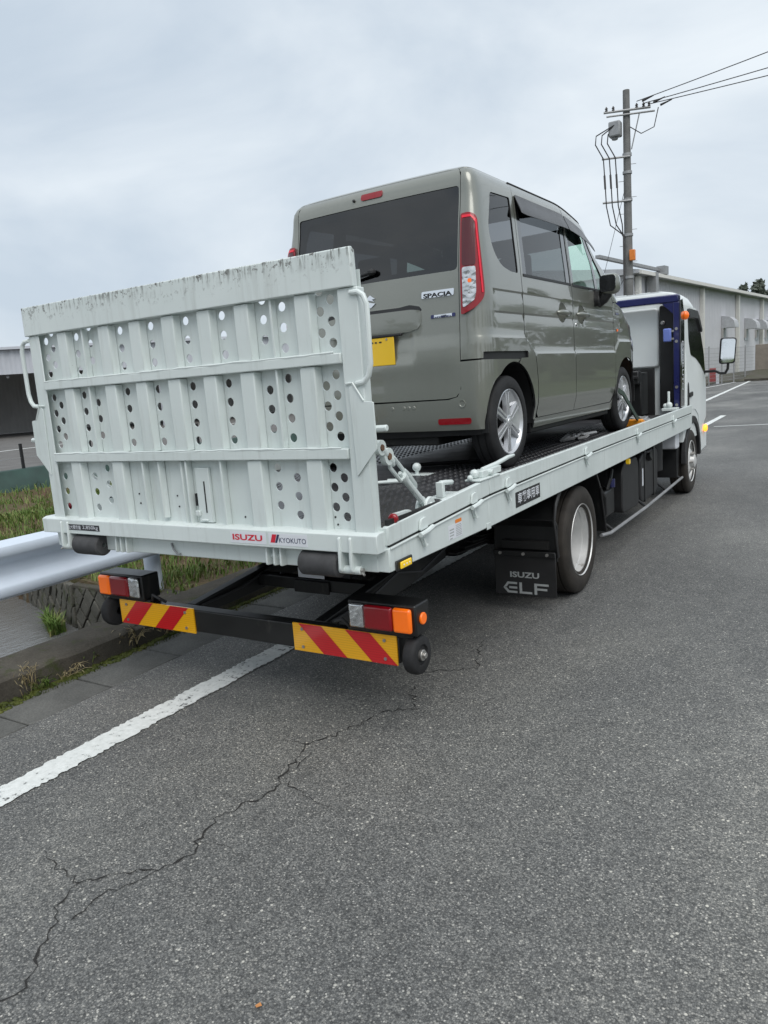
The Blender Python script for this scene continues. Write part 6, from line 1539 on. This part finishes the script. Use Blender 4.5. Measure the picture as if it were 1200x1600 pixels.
# overhead wires to the right and guy wires
def wire(P, Q, sag, r, name, label, grp='power lines'):
    P, Q = Vector(P), Vector(Q); pts = [P.lerp(Q, t / 24) - Vector((0, 0, sag * 4 * (t / 24) * (1 - t / 24))) for t in range(25)]
    tag(MB().tube(pts, r, 5).build(name, M['cable'], None), label, 'power line', grp)
wire(pp(.35, 11.25, -.2), (18, 16.5, 11.2), .25, .016, 'power_line', 'topmost overhead wire leaving the utility pole')
wire(pp(.62, 11.15, -.2), (22, 20, 10.7), .25, .016, 'power_line', 'middle overhead wire leaving the utility pole')
wire(pp(.85, 11.10, -.2), (26, 22, 10.2), .25, .016, 'power_line', 'lowest overhead wire leaving the utility pole')
m = MB()
for a, z in ((.55, 11.22), (.95, 11.12), (1.2, 11.0)): m.cyl(pp(a, z, -.25), pp(a + .35, z + .05, -.55), .045, 8, r2=.02)
m.build('wire_clamps', M['insul'], up)
wire(pp(0, 8.6), (-9.0, 32.0, 0), .05, .010, 'guy_wire', 'steep thin stay wire left of the utility pole', 'stay wires'); wire(pp(-.1, 5.0), (-7.6, 27.5, 1.5), .05, .010, 'guy_wire', 'lower thin stay wire left of the utility pole', 'stay wires')

# ---- trees: a far wooded hilltop and the trees across the road that the paint reflects
def tree(x, y, z, h, cr, seed, nm, label, cat='tree', grp=None, mat='leaf', n=900, ls=.22, lowc=.42):
    r_ = random.Random(seed); t = empty(nm, (x, y, z), label, cat, grp)
    m = MB(); top = (x + r_.uniform(-.3, .3), y + r_.uniform(-.3, .3), z + h * .75)
    m.tube([(x, y, z - .2), (x + .1, y, z + h * .3), top], [h * .035, h * .025, h * .008], 8)
    cl = []
    for k in range(9 if lowc > .3 else 14):
        a = r_.uniform(0, 6.283); rad = cr * r_.uniform(.25, .85); zz = z + h * r_.uniform(lowc, .92); p = (x + math.cos(a) * rad, y + math.sin(a) * rad, zz); cl.append((p, cr * r_.uniform(.30, .50)))
        m.tube([(x + .05, y, z + h * r_.uniform(.25, .5)), ((x + p[0]) / 2, (y + p[1]) / 2, zz - h * .08), p], [h * .014, h * .009, h * .003], 5)
    m.build('trunk', M['bark'], t, ang=60)
    V_, F_ = [], []
    for k in range(n):
        c, rr = cl[k % len(cl)]; d = Vector((r_.gauss(0, 1), r_.gauss(0, 1), r_.gauss(0, .8))).normalized() * rr * (r_.random() ** .4); p = Vector(c) + d
        u = Vector((r_.gauss(0, 1), r_.gauss(0, 1), r_.gauss(0, 1))).normalized(); w = u.orthogonal().normalized(); s_ = ls * r_.uniform(.6, 1.3); b_ = len(V_)
        V_ += [p - u * s_, p + w * s_ * .5, p + u * s_, p - w * s_ * .5]; F_.append((b_, b_ + 1, b_ + 2, b_ + 3))
    me = bpy.data.meshes.new('crown'); me.from_pydata(V_, [], F_); link('crown', me, M[mat], t)
hill = MB(); hv = []; 
for i in range(41):
    for j in range(9):
        x = -60 + i * 6; y = 180 + j * 14; k = j / 8; hv.append((x, y, 12.5 * math.sin(math.pi * k) * (.75 + .25 * math.sin(x * .045 + 1)) * sst(-46, 10, x) - .5))
hill.add(hv, [(i * 9 + j, (i + 1) * 9 + j, (i + 1) * 9 + j + 1, i * 9 + j + 1) for i in range(40) for j in range(8)]); struct('hill', hill, M['field'], ang=60)
for k, (x, y, z, h, c) in enumerate(((-20, 225, 9.5, 11.8, 3.2), (-17.6, 226, 9.5, 10.6, 3.2), (-14.5, 227, 9.5, 11.0, 3.5), (-11, 229, 9.5, 10.8, 3.5), (-22.6, 224, 9.5, 9.6, 3.0))):
    tree(x, y, z, h, c, 40 + k, 'hill_tree', ('tallest hazy tree rising over the works roof', 'low hazy tree right of the tallest hill tree', 'broad hazy tree on the wooded hilltop', 'hazy tree at the right frame edge on the hilltop', 'leftmost low hazy tree half hidden by the roof')[k], grp='hilltop trees', mat='leaf_hazed', n=700, ls=.75)
for k, (x, y, h, c) in enumerate(((5.5, 58, 9, 4.2), (9.5, 60, 10, 4.8), (13.5, 57, 9, 4.4), (18, 59, 10, 4.8), (23, 56, 9, 4.6), (29, 50, 9, 4.6), (34, 40, 8, 4.2), (38, 28, 8, 4.2), (40, 14, 7, 4), (38, -2, 7.5, 4), (30, -22, 8, 4), (18, -34, 9, 4.6), (8, -36, 9, 4.6), (-3, -38, 9, 4.5), (-9, -36, 9, 4.6), (-16, -33, 9, 4.6))):
    tree(x, y, 0, h, c, 70 + k, 'roadside_tree', 'leafy green tree across the road seen only as a reflection', grp='trees across the road', n=2200, ls=.42, lowc=.12)
